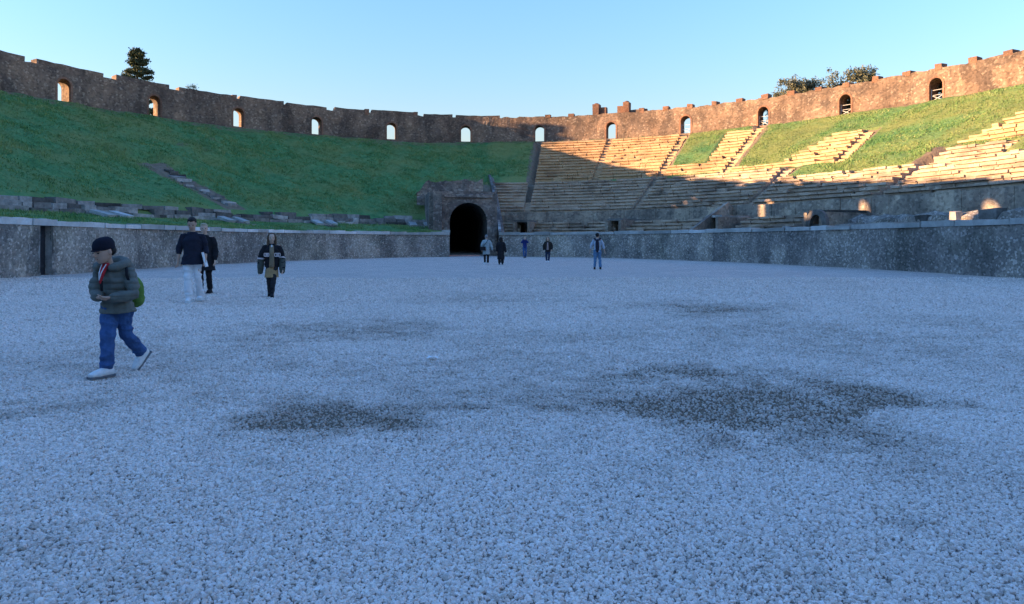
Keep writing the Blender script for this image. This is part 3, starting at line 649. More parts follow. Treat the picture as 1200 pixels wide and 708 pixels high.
m2 = MB(); m2.quad_grid([[at(x, d, z) for d in (0, 8, 16, 26)] for x, z in prof]); m2.quad_grid([[at(-2, 26, -.2), at(-2, 26, 5.3)], [at(2, 26, -.2), at(2, 26, 5.3)]], flip=True); m2.build('vault', MT['tunnel'], gate)
m2 = MB(); m2.quad_grid([[at(-HW2, d, .03+.02*d) for d in (-.5, 6, 26)], [at(HW2, d, .03+.02*d) for d in (-.5, 6, 26)]]); m2.build('tunnel_floor', MT['gravel'], gate)
nv = 17
for k in range(nv):
    h0, h1 = math.pi*k/nv+.012, math.pi*(k+1)/nv-.012; m2 = MB(); q = []
    for dd_ in (.35, -.07):
        for rr_, h in ((1, h0), (1, h1), (1.2, h1), (1.2, h0)): q.append(at(-HW2*rr_*math.cos(h), dd_, SP2+(CR2-SP2)*rr_*math.sin(h)))
    m2.hexa(q); m2.build('arch_stone', MT['portal'], gate, origin=at(-HW2*math.cos(h0), 0, SP2+1.8*math.sin(h0)))
m2 = MB(); xs_ = np.linspace(-4.6, 2.4, 29); tz_ = [6.1 + 1.75*min(1, max(0, (x+4.8)/1.3)) + .35*(float(vnoise(x*1.7, 3, s=14))-.5) + .2*(float(vnoise(x*5, 9, s=15))-.5) for x in xs_]
m2.quad_grid([[at(x, 7.6 + .35*(float(fbm(x*1.5, k*.7, s=16))-.5), 5.2 + (tz-5.2)*k/6) for k in range(7)] + [at(x, 8.6, tz+.05), at(x, 10.5, tz-.1)] for x, tz in zip(xs_, tz_)], flip=True); m2.build('upper_wall', MT['portal'], gate)
m2 = MB(); m2.box(at(-3.0, -.35, 3.0), .42, .33, 3.05, tg, nr, jit=.04); m2.build('buttress', MT['portal'], gate)
m2 = MB(); m2.box(at(.0, -.10, 5.75), 2.3, .10, .16, tg, nr, jit=.03); m2.build('cornice', MT['portal'], gate)
# passage sides between the podium and the portal
fl = thing('flank_wall', P(99, 2, 0), 'short rubble return wall between podium and tunnel mouth on the grassy side', 'wall')
m2 = MB(); a, b = P(99.2, .1, 0), P(97.9, 4.3, 0); sd = (b-a).normalized(); sn = Vector((-sd.y, sd.x, 0))
m2.box((a+b)/2 + sn*.32 + up*1.02, (b-a).length/2, .3, 1.12, sd, sn, jit=.01); m2.build('wall_body', MT['podium'], fl)
m2 = MB(); m2.box((a+b)/2 + sn*.30 + up*2.26, (b-a).length/2+.05, .36, .11, sd, sn, jit=.02); m2.build('coping_stone', MT['coping'], fl)
fr_ = thing('flank_wall', P(86, 2, 0), 'pale sloping wall edge climbing beside the tunnel to the isolated seats', 'wall')
tl = lambda r: 85.15 + r*.128
rs_ = list(np.linspace(.05, 22, 16)); ztop = lambda r: float(np.interp(r, [0, 3.5, 11.6, 21.2, 22], [2.15, 2.7, 5.0, 9.25, 9.3]))
m2 = MB()
rows = [[P(tl(r), r, -.1), P(tl(r), r, ztop(r)-.15), P(tl(r), r, ztop(r)-.15) - Vector((-.5,0,0)), P(tl(r), r, -.1) + Vector((.5,0,0))] for r in rs_]
m2.quad_grid(rows); i = len(m2.v); m2.v.extend(map(tuple, rows[0])); m2.f.append((i, i+1, i+2, i+3)); m2.build('wall_body', MT['portal'], fr_)
for k in range(len(rs_)-1):
    r0, r1 = rs_[k]+.02, rs_[k+1]-.02; m2 = MB(); q = []
    for dz in (-.15, .13):
        for r, s in ((r0, -.04), (r0, .22), (r1, .22), (r1, -.04)): q.append(P(tl(r), r, ztop(r)+dz+random.uniform(-.02, .02)) + Vector((s, 0, 0)))
    m2.hexa(q); m2.build('coping_stone', MT['block'], fr_, origin=P(tl(r0), r0, ztop(r0)))

# ------------------------------------------------------------------ left side: broken lower rows, ramps, stone steps
rows_ = thing('broken_seat_rows', P(140, 9.6, 3.0), 'broken rows of dark weathered stone blocks at the foot of the grass bank', 'stone seats')
protos = []
for k in range(5):
    m2 = MB(); m2.box((0,0,0), .5, .5, .5, jit=.05); me = m2.mesh('stone_block'); me.materials.append(MT['block']); protos.append(me)
for lv, (r, z0, h) in enumerate(((9.35, 3.0, .36), (9.75, 3.33, .36), (10.2, 3.66, .36))):
    ts = arc(99.8, 184, r, .1); i = 0
    while i < len(ts)-5:
        ln_ = random.randint(6, 22); j = min(i+ln_, len(ts)-1); mid = (ts[i]+ts[j])/2
        p_gone = (.03, .08, .22)[lv]
        if random.random() > p_gone:
            tg_, nr_ = frame(mid, r); o = bpy.data.objects.new('stone_block', random.choice(protos)); COL.objects.link(o); o.parent = rows_
            hh = h*random.uniform(.8, 1.12)
            o.location = P(mid, r+.38+random.uniform(-.1, .1), z0+hh/2-.06) - rows_.location
            o.rotation_euler = (random.gauss(0, .03), random.gauss(0, .03), math.atan2(tg_.y, tg_.x)+random.gauss(0, .02)); o.scale = (.1*(j-i)*.95, .85, hh)
        i = j
def ramp(t, label):
    o = thing('entrance_ramp', P(t, 6, 2.2), label, 'ramp'); tg_, nr_ = frame(t, 6)
    for s in (-1, 1):
        m2 = MB(); a, b = P(t, 7.4, 2.90) + tg_*s*.8, P(t, 9.0, 3.26) + tg_*s*.8; dv = (b-a).normalized(); n2 = tg_.cross(dv)
        n2 = n2 if n2.z > 0 else -n2; m2.box((a+b)/2, (b-a).length/2, .36, .10, dv, tg_, n2, jit=.02); m2.build('side_slab', MT['coping'], o)
    for k in range(4):
        m2 = MB(); r = 6.2+k*.7; m2.box(P(t, r, 2.52+.11*k), .50, .33, .16, tg_, nr_, jit=.02); m2.build('step', MT['block'], o)
    return o
ramp(154.5, 'sloping pair of pale slabs in the grass strip above the service doorway')
ramp(138.2, 'sloping pair of pale slabs in the grass strip below the stone steps')
ramp(122.5, 'sloping pair of pale slabs in the grass strip midway along the low rows')
ramp(102.9, 'sloping pair of pale slabs beside the tunnel block')
st_ = thing('hillside_steps', P(137, 11.6, 4.2), 'ruined flight of broken stone steps climbing the grass bank', 'stairs')
for k in range(17):
    r = 11.7 + k*.42; t = 135.2 + (r-11.5)*.46 + random.uniform(-.5, .5); tg_, nr_ = frame(t, r); m2 = MB()
    m2.box(P(t, r, float(bank_z(t, r))+.05), random.uniform(.3, .85), random.uniform(.12, .24), .13, tg_, nr_, jit=.07); m2.build('step', MT['coping'] if random.random() < .3 else MT['block'], st_, origin=P(t, r, float(bank_z(t, r))))

# ------------------------------------------------------------------ trees beyond the wall
MT['needle'] = m_leaf('conifer_needles', (.028,.045,.026), (.085,.11,.055)); MT['leafg'] = m_leaf('grey_green_leaves', (.07,.085,.055), (.20,.20,.13))
def leaves(name, C, S, m_, parent, tone=None):
    k = len(C); a = RNG.normal(0, 1, (k, 3)); a /= np.linalg.norm(a, axis=1)[:, None]; b = RNG.normal(0, 1, (k, 3)); b -= a*(a*b).sum(1)[:, None]; b /= np.linalg.norm(b, axis=1)[:, None]
    S = S[:, None]; V = np.stack([C-a*S, C+b*S*.5, C+a*S, C-b*S*.5], 1).reshape(-1, 3); l = np.array(parent.location)
    tone = RNG.random(k) if tone is None else tone
    o = np_mesh(name, V-l, np.arange(4*k).reshape(-1, 4), m_, {'tone': ('FLOAT', np.repeat(tone, 4))}, smooth=False); o.parent = parent; return o
def conifer(base, h, label):
    o = thing('pine_tree', base, label, 'tree'); b = Vector(base); m2 = MB()
    m2.tube([b, b+up*h*.5, b+up*(h-.4)], [.28, .2, .05], 10); C = []; S = []
    for k in range(58):
        f = .38 + .60*k/58; z = h*f; rr_ = 2.05*(1-((f-.38)/.62)**2.6)*random.uniform(.6, 1.12) + .25; a = k*2.4 + random.uniform(-.3, .3)
        e = b + Vector((math.cos(a)*rr_, math.sin(a)*rr_, z + random.uniform(-.25, .45))); s = b + up*(z-.25); m2.tube([s, (s+e)/2+up*.1, e], [.05, .035, .015], 5)
        for q in range(20):
            u = random.uniform(.3, 1.05); cpt = s.lerp(e, u); n_ = 15
            C.append(np.array(cpt) + RNG.normal(0, 1, (n_, 3))*np.array([.22, .22, .13])); S.append(RNG.uniform(.09, .19, n_))
    m2.build('trunk', MT['bark'], o); C = np.concatenate(C); S = np.concatenate(S); leaves('crown', C, S, MT['needle'], o)
    return o
def broadleaf(base, h, wd, label, n_cl=26, airy=1.0, group=None):
    o = thing('leafy_tree', base, label, 'tree', group); b = Vector(base); m2 = MB(); m2.tube([b, b+up*h*.45, b+up*h*.8], [.3, .2, .06], 8); C = []; S = []
    for k in range(n_cl):
        a = random.uniform(0, 6.28); f = random.uniform(.5, 1.0); q = wd*math.sqrt(random.random())*(1.15-.75*abs(f-.62)/.4*.6)
        e = b + Vector((math.cos(a)*q, math.sin(a)*q, h*f)); s = b + up*h*random.uniform(.3, .6); m2.tube([s, (s+e)/2+up*.3, e], [.08, .05, .015], 5)
        for j in range(9):
            cpt = np.array(e) + RNG.normal(0, .42*airy, 3)*np.array([1, 1, .8]); n_ = 34
            C.append(cpt + RNG.normal(0, .22, (n_, 3))); S.append(RNG.uniform(.08, .18, n_))
    m2.build('trunk', MT['bark'], o); leaves('crown', np.concatenate(C), np.concatenate(S), MT['leafg'], o); return o
def on_ray(px, d): return ((px-600)*d/867, d)
def outside_z(x, y): return float(np.interp(rad_of(np.array([x]), np.array([y]))[0], rr2, zz2))
x, y = on_ray(161, 93); conifer((x, y, outside_z(x, y)-.1), 26.2-outside_z(x, y), 'single dark pine standing beyond the shaded wall')
for px, d, zt, wd, lab, nc in ((928, 101, 23.6, 2.1, 'full grey-green tree, broadest of those beyond the sunlit wall', 44), (956, 100, 23.2, 1.5, 'small dark rounded tree beside the broadest tree beyond the sunlit wall', 28),
                           (978, 98, 23.6, 1.6, 'thin upright feathery tree between two rounder trees beyond the sunlit wall', 28), (1008, 96, 23.3, 1.9, 'low spreading tree farthest along the sunlit wall from the piers', 34)):
    x, y = on_ray(px, d); zb = outside_z(x, y); broadleaf((x, y, zb-.1), zt-zb, wd, lab, nc, group='trees beyond the sunlit wall')
for t, lab in ((32.9, 'evergreen bush added to darken the arched door above the open grass'), (41.2, 'evergreen bush added to darken the arched door next to the row of trees'), (25.0, 'evergreen bush added to darken the door above the stepped ruin'), (50.0, 'evergreen bush added to darken the arched door at the top of the ruined stair')):
    q_ = P(t, 35.9, 14.6) - frame(t, 35)[0]*(.2 if t != 50.0 else -1.2); b_ = thing('added_bush', q_, lab, 'bush'); m2 = MB(); C = []  # bushes added outside to block the bright sky in these doors
    for k in range(34):
        e = q_ + Vector((random.gauss(0, .75), random.gauss(0, .75), random.uniform(.2, 3.0))); m2.tube([q_ + up*random.uniform(0, .3), e], [.03, .01], 5); C.append(np.array(e) + RNG.normal(0, .28, (130, 3)))
    m2.build('stem', MT['bark'], b_); C = np.concatenate(C); C[:, 2] = np.maximum(C[:, 2], 14.7); leaves('foliage', C, RNG.uniform(.06, .14, len(C)), MT['needle'], b_)
wp = thing('wall_shrub', P(128.0, 33.5, 18.0), 'small dry shrub sprouting on top of the shaded wall', 'shrub'); m2 = MB()
bp = P(128.0, 33.5, rim_top(128)-.1); C = []
for k in range(7):
    e = bp + Vector((random.uniform(-.7, .7), random.uniform(-.2, .2), random.uniform(.5, 1.0))); m2.tube([bp, e], [.03, .01], 5); C.append(np.array(e) + RNG.normal(0, .13, (40, 3)))
m2.build('stem', MT['bark'], wp); C = np.concatenate(C); leaves('foliage', C, RNG.uniform(.04, .09, len(C)), MT['needle'], wp)

# ------------------------------------------------------------------ people
def m_cloth(name, col, rough=.9, var=.18, sc=14):
    return m_plain(name, col, rough, var, sc)
SKIN = m_plain('skin', (.50,.31,.23), .6, .08, 20); SKIN2 = m_plain('skin_light', (.58,.39,.30), .6, .08, 20)
EYE = m_plain('eye_dark', (.02,.015,.012), .3, .05); LIP = m_plain('lip', (.33,.13,.11), .6, .05)
BLACK = m_cloth('black_cloth', (.016,.016,.020)); NAVY = m_cloth('navy_knit', (.018,.020,.035)); WHITE = m_cloth('white_cotton', (.74,.74,.76), var=.06)
DENIM = m_cloth('denim', (.045,.10,.24), var=.3); LDENIM = m_cloth('pale_denim', (.10,.20,.34), var=.3); SHOEW = m_plain('white_leather', (.72,.72,.72), .5, .12, 25)
HAIRB = m_plain('black_hair', (.014,.012,.012), .6, .3, 40); HAIRN = m_plain('brown_hair', (.10,.06,.035), .6, .3, 40); HAIRF = m_plain('fair_hair', (.42,.33,.22), .6, .2, 40)
GREYP = m_cloth('grey_quilt', (.135,.140,.125), .7, .2); RED = m_cloth('red_jersey', (.50,.03,.04)); GREEN = m_cloth('green_nylon', (.12,.22,.05)); BEIGE = m_cloth('camel_wool', (.38,.25,.13))
PALEB = m_cloth('pale_grey_coat', (.30,.36,.38)); BLUE = m_cloth('blue_coat', (.02,.035,.16)); OLIVE = m_cloth('olive_leather', (.07,.08,.07)); PINK = m_cloth('dusty_pink_knit', (.34,.25,.25)); SHIRT = m_cloth('pale_blue_shirt', (.36,.42,.52))
PATCH = m_plain('pale_patch', (.62,.52,.52), .8, .3, 60)
def bake(mb, name, vox, m_, parent, sm=3, disp=None):
    me = mb.mesh('tmp'); t = bpy.data.objects.new('tmp', me); COL.objects.link(t)
    r = t.modifiers.new('r', 'REMESH'); r.mode = 'VOXEL'; r.voxel_size = vox
    if sm: s = t.modifiers.new('s', 'SMOOTH'); s.iterations = sm; s.factor = .5
    dg = bpy.context.evaluated_depsgraph_get(); out = bpy.data.meshes.new_from_object(t.evaluated_get(dg)); bpy.data.objects.remove(t); bpy.data.meshes.remove(me)
    if disp is not None and len(out.vertices):
        k = len(out.vertices); co = np.empty(k*3, np.float32); out.vertices.foreach_get('co', co); co = co.reshape(-1, 3)
        no = np.empty(k*3, np.float32); out.vertex_normals.foreach_get('vector', no); no = no.reshape(-1, 3)
        out.vertices.foreach_set('co', (co + no*disp(co)[:, None]).astype(np.float32).ravel()); out.update()
    out.name = name; out.materials.clear(); out.materials.append(m_); out.polygons.foreach_set('use_smooth', [True]*len(out.polygons))
    o = bpy.data.objects.new(name, out); COL.objects.link(o); o.parent = parent; return o
def plainpart(mb, name, m_, parent, smooth=True):
    me = mb.mesh(name); me.materials.append(m_); me.polygons.foreach_set('use_smooth', [smooth]*len(me.polygons))
    o = bpy.data.objects.new(name, me); COL.objects.link(o); o.parent = parent; return o
def hand(mb, wr, d, wdir, size, curl=.5):
    d = Vector(d).normalized(); W = Vector(wdir); W = (W - d*W.dot(d)).normalized(); Nn = d.cross(W)
    pe = wr + d*size*.5; mb.tube([wr - d*size*.1, wr + d*size*.2, pe], [(size*.15, size*.12), (size*.22, size*.12), (size*.22, size*.10)], 10, W)
    for k, (off, ln_) in enumerate(((-.17, .36), (-.06, .44), (.06, .41), (.17, .32))):
        b = pe - d*size*.04 + W*off*size; a1 = d*math.cos(curl*.6) + Nn*math.sin(curl*.6); a2 = d*math.cos(curl*1.5) + Nn*math.sin(curl*1.5)
        m_ = b + a1*ln_*size*.5; mb.tube([b, m_, m_ + a2*ln_*size*.5], [size*.062, size*.058, size*.045], 7)
    b = wr + d*size*.18 - W*size*.2; m_ = b + (d*.7 - W*.6).normalized()*size*.24; mb.tube([b, m_, m_ + (d*.95 + Nn*.2 - W*.05).normalized()*size*.2], [size*.075, size*.065, size*.05], 7)
HEADS = ((0, .13, .11, .25), (.07, .21, .22, .17), (.2, .285, .35, .09), (.38, .325, .42, .04), (.55, .34, .455, 0), (.72, .345, .47, -.02), (.86, .29, .40, -.03), (.95, .18, .26, -.03), (1.0, .04, .05, -.03))
def person(loc, label, h, face, kit, pose={}, look=None, nod=0.0, vox=.008, skin=None, hh=.135, group=None, shoe_len=.15):
    skin = skin or SKIN; root = thing('person', (loc[0], loc[1], loc[2] if len(loc) > 2 else 0.0), label, 'person', group); root.rotation_euler.z = math.atan2(-loc[0], loc[1]); f_ = rad(face)
    fwd = Vector((-math.sin(f_), -math.cos(f_), 0)); sd = Vector((math.cos(f_), -math.sin(f_), 0)); up = Vector((0,0,1))
    B = lambda s, f, z: sd*s*h + fwd*f*h + up*z*h
    J = {}
    for S, g in (('L', 1), ('R', -1)):
        J['hip'+S] = (g*.050, 0, .525); J['knee'+S] = (g*.055, .012, .285); J['ankle'+S] = (g*.055, -.01, .048)
        J['sho'+S] = (g*.103, 0, .800); J['elb'+S] = (g*.142, -.012, .635); J['wri'+S] = (g*.148, .03, .485); J['toe'+S] = None; J['hand'+S] = None
    J['pel'] = (0, 0, .53); J['che'] = (0, .005, .74); J['nec'] = (0, 0, .835); J['chin'] = (0, .045, .866)
    for k, v in pose.items(): J[k] = v
    for k, v in J.items():
        if v is not None: J[k] = Vector(v[1:]) if v[0] == 'abs' else B(*v)
    for S in 'LR':
        if J['toe'+S] is None: q = J['ankle'+S]; J['toe'+S] = Vector((q.x, q.y, max(.012*h, q.z-.036*h))) + fwd*shoe_len*.72*h
        if J['hand'+S] is None: J['hand'+S] = (J['wri'+S]-J['elb'+S]).normalized()*.9 + fwd*.15
    lf = rad(look if look is not None else face); hf = Vector((-math.sin(lf), -math.cos(lf), 0)); hs = Vector((math.cos(lf), -math.sin(lf), 0))
    hu = (up*math.cos(nod) + hf*math.sin(nod)).normalized(); hfw = (hf*math.cos(nod) - up*math.sin(nod)).normalized(); H = hh*h
    c0 = J['chin'] - hfw*.25*H + Vector((0,0,0)); hp = lambda s, f, z: c0 + hs*s*H + hfw*f*H + hu*z*H
    pel, che, nec = J['pel'], J['che'], J['nec']
    # body
    mb = MB(); tor = [pel - up*.02*h, pel.lerp(che, .4), che, nec - up*.03*h]
    mb.tube(tor, [(.082*h, .06*h), (.074*h, .054*h), (.088*h, .062*h), (.06*h, .045*h)], 14, sd)
    mb.tube([nec - up*.05*h, hp(0, -.02, .28)], [.036*h, .034*h], 10)
    for S in 'LR':
        mb.tube([J['hip'+S], J['hip'+S].lerp(J['knee'+S], .5), J['knee'+S], J['knee'+S].lerp(J['ankle'+S], .35), J['ankle'+S]], [.046*h, .041*h, .03*h, .03*h, .02*h], 10)
        mb.tube([nec.lerp(J['sho'+S], .3) - up*.02*h, J['sho'+S], J['sho'+S].lerp(J['elb'+S], .5), J['elb'+S], J['elb'+S].lerp(J['wri'+S], .3), J['wri'+S]], [.03*h, .032*h, .027*h, .023*h, .022*h, .0155*h], 10)
        mb.tube([J['ankle'+S], J['ankle'+S].lerp(J['toe'+S], .45)], [.020*h, .014*h], 8)
        hand(mb, J['wri'+S], J['hand'+S], fwd if abs(J['hand'+S].normalized().dot(fwd)) < .8 else sd, .105*h, .5)
    n0 = len(mb.v); seg = 18; rings = []
    for z, rx, ry, oy in HEADS:
        for k in range(seg): th = 2*math.pi*k/seg; mb.v.append(tuple(hp(rx*math.cos(th), oy + ry*math.sin(th), z)))
    for i in range(len(HEADS)-1):
        for k in range(seg): k2 = (k+1) % seg; mb.f.append((n0+i*seg+k, n0+i*seg+k2, n0+(i+1)*seg+k2, n0+(i+1)*seg+k))
    mb.f.append(tuple(n0+k for k in range(seg))[::-1]); mb.f.append(tuple(n0+(len(HEADS)-1)*seg+k for k in range(seg)))
    mb.tube([hp(0, .42, .58), hp(0, .52, .40), hp(0, .47, .36)], [.04*H, .075*H, .06*H], 8)
    for s in (-1, 1): mb.ellipsoid(hp(s*.35, -.02, .45), .05*H, .09*H, .14*H, hs, hfw, hu, 10, 6); mb.tube([hp(s*.07, .43, .585), hp(s*.24, .36, .60)], [.04*H, .03*H], 6)
    mb.tube([hp(-.11, .40, .225), hp(0, .44, .23), hp(.11, .40, .225)], [.03*H, .045*H, .03*H], 6)
    body = bake(mb, 'body', min(vox, .0065 if vox < .01 else vox), skin, root, 2)
    if vox < .01:
        for s in (-1, 1): m2 = MB(); m2.ellipsoid(hp(s*.15, .405, .50), .065*H, .04*H, .032*H, hs, hfw, hu, 10, 6); plainpart(m2, 'eye', EYE, root)
        m2 = MB(); m2.ellipsoid(hp(0, .43, .23), .10*H, .035*H, .03*H, hs, hfw, hu, 10, 6); plainpart(m2, 'mouth', LIP, root)
    wr = lambda a, sc_: (lambda co: (fbm(co[:,0]*sc_/h+3, co[:,1]*sc_/h, co[:,2]*sc_*1.5/h, s=71, o=3)-.5)*2*a*h)
    for it in kit:
        k, m_ = it[0], it[1]; q = it[2] if len(it) > 2 else {}
        if k == 'trousers':
            t_, hem = q.get('thick', .008), q.get('hem', .034); mb = MB(); top = q.get('top', .56)
            mb.tube([pel + up*(top-.53)*h, pel + up*.01*h, pel - up*.035*h], [(.080*h+t_*h, .062*h+t_*h), (.088*h+t_*h, .068*h+t_*h), (.08*h+t_*h, .06*h+t_*h)], 14, sd)
            for S in 'LR':
                a, b, c = J['hip'+S], J['knee'+S], J['ankle'+S]; e = b.lerp(c, q.get('len', .93))
                mb.tube([a, a.lerp(b, .5), b, b.lerp(e, .5), e], [(.052+t_)*h, (.046+t_)*h, (.036+t_)*h, (max(.033, hem*.95)+t_*.6)*h, (hem+t_*.5)*h], 12)
            f0 = wr(.004, 16); bake(mb, 'trousers', vox, m_, root, 2, lambda co: f0(co) + (np.abs(fbm(co[:,0]*6/h + co[:,2]*4/h, co[:,1]*6/h, co[:,2]*17/h, s=33, o=2)-.5)-.12)*-.05*h)
        elif k in ('jacket', 'sweater', 'coat', 'shirt'):
            t_ = q.get('thick', .010); hem = q.get('hem', .47); fl = q.get('flare', 1.0); mb = MB(); zt = nec.z/h
            P0 = pel + up*(hem-.53)*h; secs = [P0]; rs = [((.088+t_)*fl*h, (.066+t_)*fl*h)]
            if hem < .45: secs.append(pel.lerp(P0, .45)); rs.append(((.088+t_)*(.5+.5*fl)*h, (.066+t_)*(.5+.5*fl)*h))
            secs += [pel.lerp(che, .35), che, che.lerp(nec, .6), nec + up*.008*h]; rs += [((.080+t_)*h, (.060+t_)*h), ((.094+t_)*h, (.066+t_)*h), ((.070+t_*.7)*h, (.050+t_*.7)*h), ((.043+t_*.3)*h, (.042+t_*.3)*h)]
            mb.tube(secs, rs, 16, sd, cap=False)
            for S in 'LR':
                a, b, c = J['sho'+S], J['elb'+S], J['wri'+S]; e = b.lerp(c, q.get('sleeve', .95)); z_ = q.get('slack', 1.0)
                mb.tube([nec.lerp(a, .35) - up*(.022+.4*t_)*h, a - up*.5*t_*h, a.lerp(b, .5), b, b.lerp(e, .5), e], [(.027+.5*t_)*h, (.031+.65*t_)*h, (.029+t_*z_)*h, (.026+t_*z_)*h, (.024+t_*z_)*h, (.019+t_*.8)*h], 12)
            dz = q.get('quilt'); w1_ = wr(q.get('wr', .005), 13); w0 = lambda co: w1_(co) + (np.abs(fbm(co[:,0]*7/h, co[:,1]*7/h + co[:,2]*5/h, co[:,2]*14/h, s=36, o=2)-.5)-.12)*-.035*h
            dfn = (lambda co: w0(co) + .009*np.sqrt(np.abs(np.sin(co[:,2]*math.pi/dz + .8*fbm(co[:,0]*4, co[:,1]*4, s=4, o=2)))) - .006) if dz else w0
            bake(mb, k, vox, m_, root, 3, dfn)
        elif k == 'skirt':
            mb = MB(); z0, z1 = q['z0'], q['z1']; mb.tube([pel + up*(z0-.53)*h, pel + up*((z0+z1)/2-.53)*h, pel + up*(z1-.53)*h], [(.085*h, .068*h), (.10*h, .080*h), (.108*h, .085*h)], 16, sd, cap=False); bake(mb, 'skirt', vox, m_, root, 3, wr(.003, 14))
        elif k == 'shoes':
            for S in 'LR':
                a, t = J['ankle'+S], J['toe'+S]; dv = (t-a).normalized(); dh = Vector((dv.x, dv.y, 0)).normalized(); pitch = q.get('pitch'+S)
                ax = dh if pitch is None else (dh*math.cos(pitch) - up*math.sin(pitch)); ux = up if pitch is None else (up*math.cos(pitch) + dh*math.sin(pitch))
                fk = q.get('k', 1.0); heel = a - ax*.035*h - ux*.018*h; Lh = shoe_len*1.06*h; mb = MB(); wv = ux.cross(ax)
                mb.tube([heel, heel+ax*Lh*.3+ux*.004*h, heel+ax*Lh*.62-ux*.004*h, heel+ax*Lh*.9-ux*.010*h], [(.024*h*fk, .030*h*fk), (.028*h*fk, .031*h*fk), (.031*h*fk, .024*h*fk), (.024*h*fk, .016*h*fk)], 12, wv)
                mb.tube([a - ux*.01*h, a + ux*q.get('shaft', .02)*h], [.028*h, (.025+q.get('fat', 0))*h], 10)
                so_ = bake(mb, 'shoe', min(vox, .008), m_, root, 2)
                m2 = MB(); cs = heel + ax*Lh*.44 - ux*.026*h; m2.box(cs, Lh*.52, .029*h, .008*h, ax, wv, ux); s2 = plainpart(m2, 'sole', q.get('sole', m_), root, False); s2.parent = so_
        elif k == 'hair':
            mb = MB(); st = q.get('style', 'short')
            mb.ellipsoid(hp(0, -.09, .70), .385*H, .475*H, .36*H, hs, hfw, hu); mb.ellipsoid(hp(0, -.22, .48), .34*H, .30*H, .34*H, hs, hfw, hu)
            if st == 'short': mb.ellipsoid(hp(0, .14, .90), .27*H, .28*H, .16*H, hs, hfw, hu)
            if st == 'long':
                for s in (-1, 1): mb.tube([hp(s*.30, .10, .82), hp(s*.39, .05, .45), hp(s*.40, .10, .0), hp(s*.40, .18, -.45)], [.13*H, .13*H, .15*H, .11*H], 8)
                mb.tube([hp(0, -.30, .6), hp(0, -.38, .1), hp(0, -.36, -.5)], [(.36*H, .2*H), (.38*H, .18*H), (.32*H, .13*H)], 10, hs)
            bake(mb, 'hair', min(vox, .008), m_, root, 2, lambda co: (fbm(co[:,0]*60, co[:,1]*60, co[:,2]*22, s=5, o=2)-.5)*.016)
    root['_'] = 0; del root['_']
    return root, dict(J=J, hp=hp, H=H, fwd=fwd, sd=sd, B=B, hs=hs, hfw=hfw, hu=hu)
up = Vector((0,0,1))
def gz(x, y): return float(ground_z(np.array([float(x)]), np.array([float(y)]))[0]) + .012

# boy in the quilted jacket
bx, by = -3.85, 7.22; bz = gz(bx-.1, by-.1)
boy, I = person((bx, by, bz), 'person in grey quilted jacket, blue jeans and dark cap walking with hands together', 1.34, 42, [
    ('trousers', DENIM, dict(thick=.012, hem=.040, len=.97)),
    ('jacket', GREYP, dict(thick=.018, hem=.475, quilt=.06, slack=1.1, flare=1.24, wr=.006)),
    ('shoes', SHOEW, dict(pitchL=.85, k=1.22, sole=m_plain('grey_rubber', (.16,.17,.19), .7, .2, 20)))],
    pose=dict(pel=('abs', .0, .02, .68), che=('abs', -.03, .0, .93), nec=('abs', -.055, -.01, 1.07), chin=('abs', -.135, -.10, 1.09),
      hipL=('abs', .05, -.02, .66), hipR=('abs', -.06, .05, .66), kneeR=('abs', -.085, -.10, .375), ankleR=('abs', -.09, -.12, .075), toeR=('abs', -.22, -.21, .03),
      kneeL=('abs', .075, .06, .385), ankleL=('abs', .215, .22, .165), toeL=('abs', .14, .17, .03),
      shoR=('abs', -.165, .085, 1.0), shoL=('abs', .105, -.085, 1.0), elbR=('abs', -.185, .02, .80), elbL=('abs', .135, -.15, .79),
      wriR=('abs', -.165, -.125, .765), wriL=('abs', -.055, -.20, .765), handR=('abs', .5, -.8, .05), handL=('abs', -.95, -.25, .05)),
    look=52, nod=.26, vox=.0062, hh=.162, shoe_len=.165)
hp, H, hs, hfw, hu = I['hp'], I['H'], I['hs'], I['hfw'], I['hu']
mb = MB(); n0 = 0
for z, rx, ry, oy in ((.58, .37, .47, -.03), (.62, .385, .50, -.02), (.80, .395, .50, -.04), (.97, .33, .42, -.05), (1.08, .20, .27, -.05), (1.11, .05, .06, -.05)):
    for k in range(20): th = 2*math.pi*k/20; mb.v.append(tuple(hp(rx*math.cos(th), oy+ry*math.sin(th), z + (-.05 if math.sin(th) < -.2 and z < .7 else 0))))
for i in range(5):
    for k in range(20): k2 = (k+1) % 20; mb.f.append((i*20+k, i*20+k2, (i+1)*20+k2, (i+1)*20+k))
mb.f.append(tuple(range(20))[::-1]); mb.f.append(tuple(100+k for k in range(20)))
cap = plainpart(mb, 'cap', m_cloth('navy_felt', (.010,.011,.022)), boy)
mb = MB(); mb.ellipsoid(hp(0, .34, .61), .28*H, .20*H, .045*H, hs, hfw, (hu - hfw*.3).normalized()); b_ = plainpart(mb, 'brim', m_cloth('navy_brim', (.010,.011,.022)), boy); b_.parent = cap
mb = MB(); mb.ellipsoid(hp(0, -.20, .46), .36*H, .33*H, .27*H, hs, hfw, hu); mb.ellipsoid(hp(0, .02, .60), .365*H, .42*H, .10*H, hs, hfw, hu); plainpart(mb, 'hair', HAIRB, boy)
fw, sd_ = I['fwd'], I['sd']; chf = Vector((-.045, -.005, .0))
mb = MB(); hood = []
for a in np.linspace(-2.55, 2.55, 13): hood.append(Vector((-.055, -.01, 1.105 - .060*abs(a)/2.55)) - fw*math.cos(a)*.115 + sd_*math.sin(a)*.125)
mb.tube(hood, [.030] + [.045]*3 + [.058]*5 + [.045]*3 + [.030], 10); mb.ellipsoid(Vector((-.045, 0, 1.035)) - fw*.13, .13, .07, .085, sd_, fw, up)
bake(mb, 'hood', .007, GREYP, boy, 3)
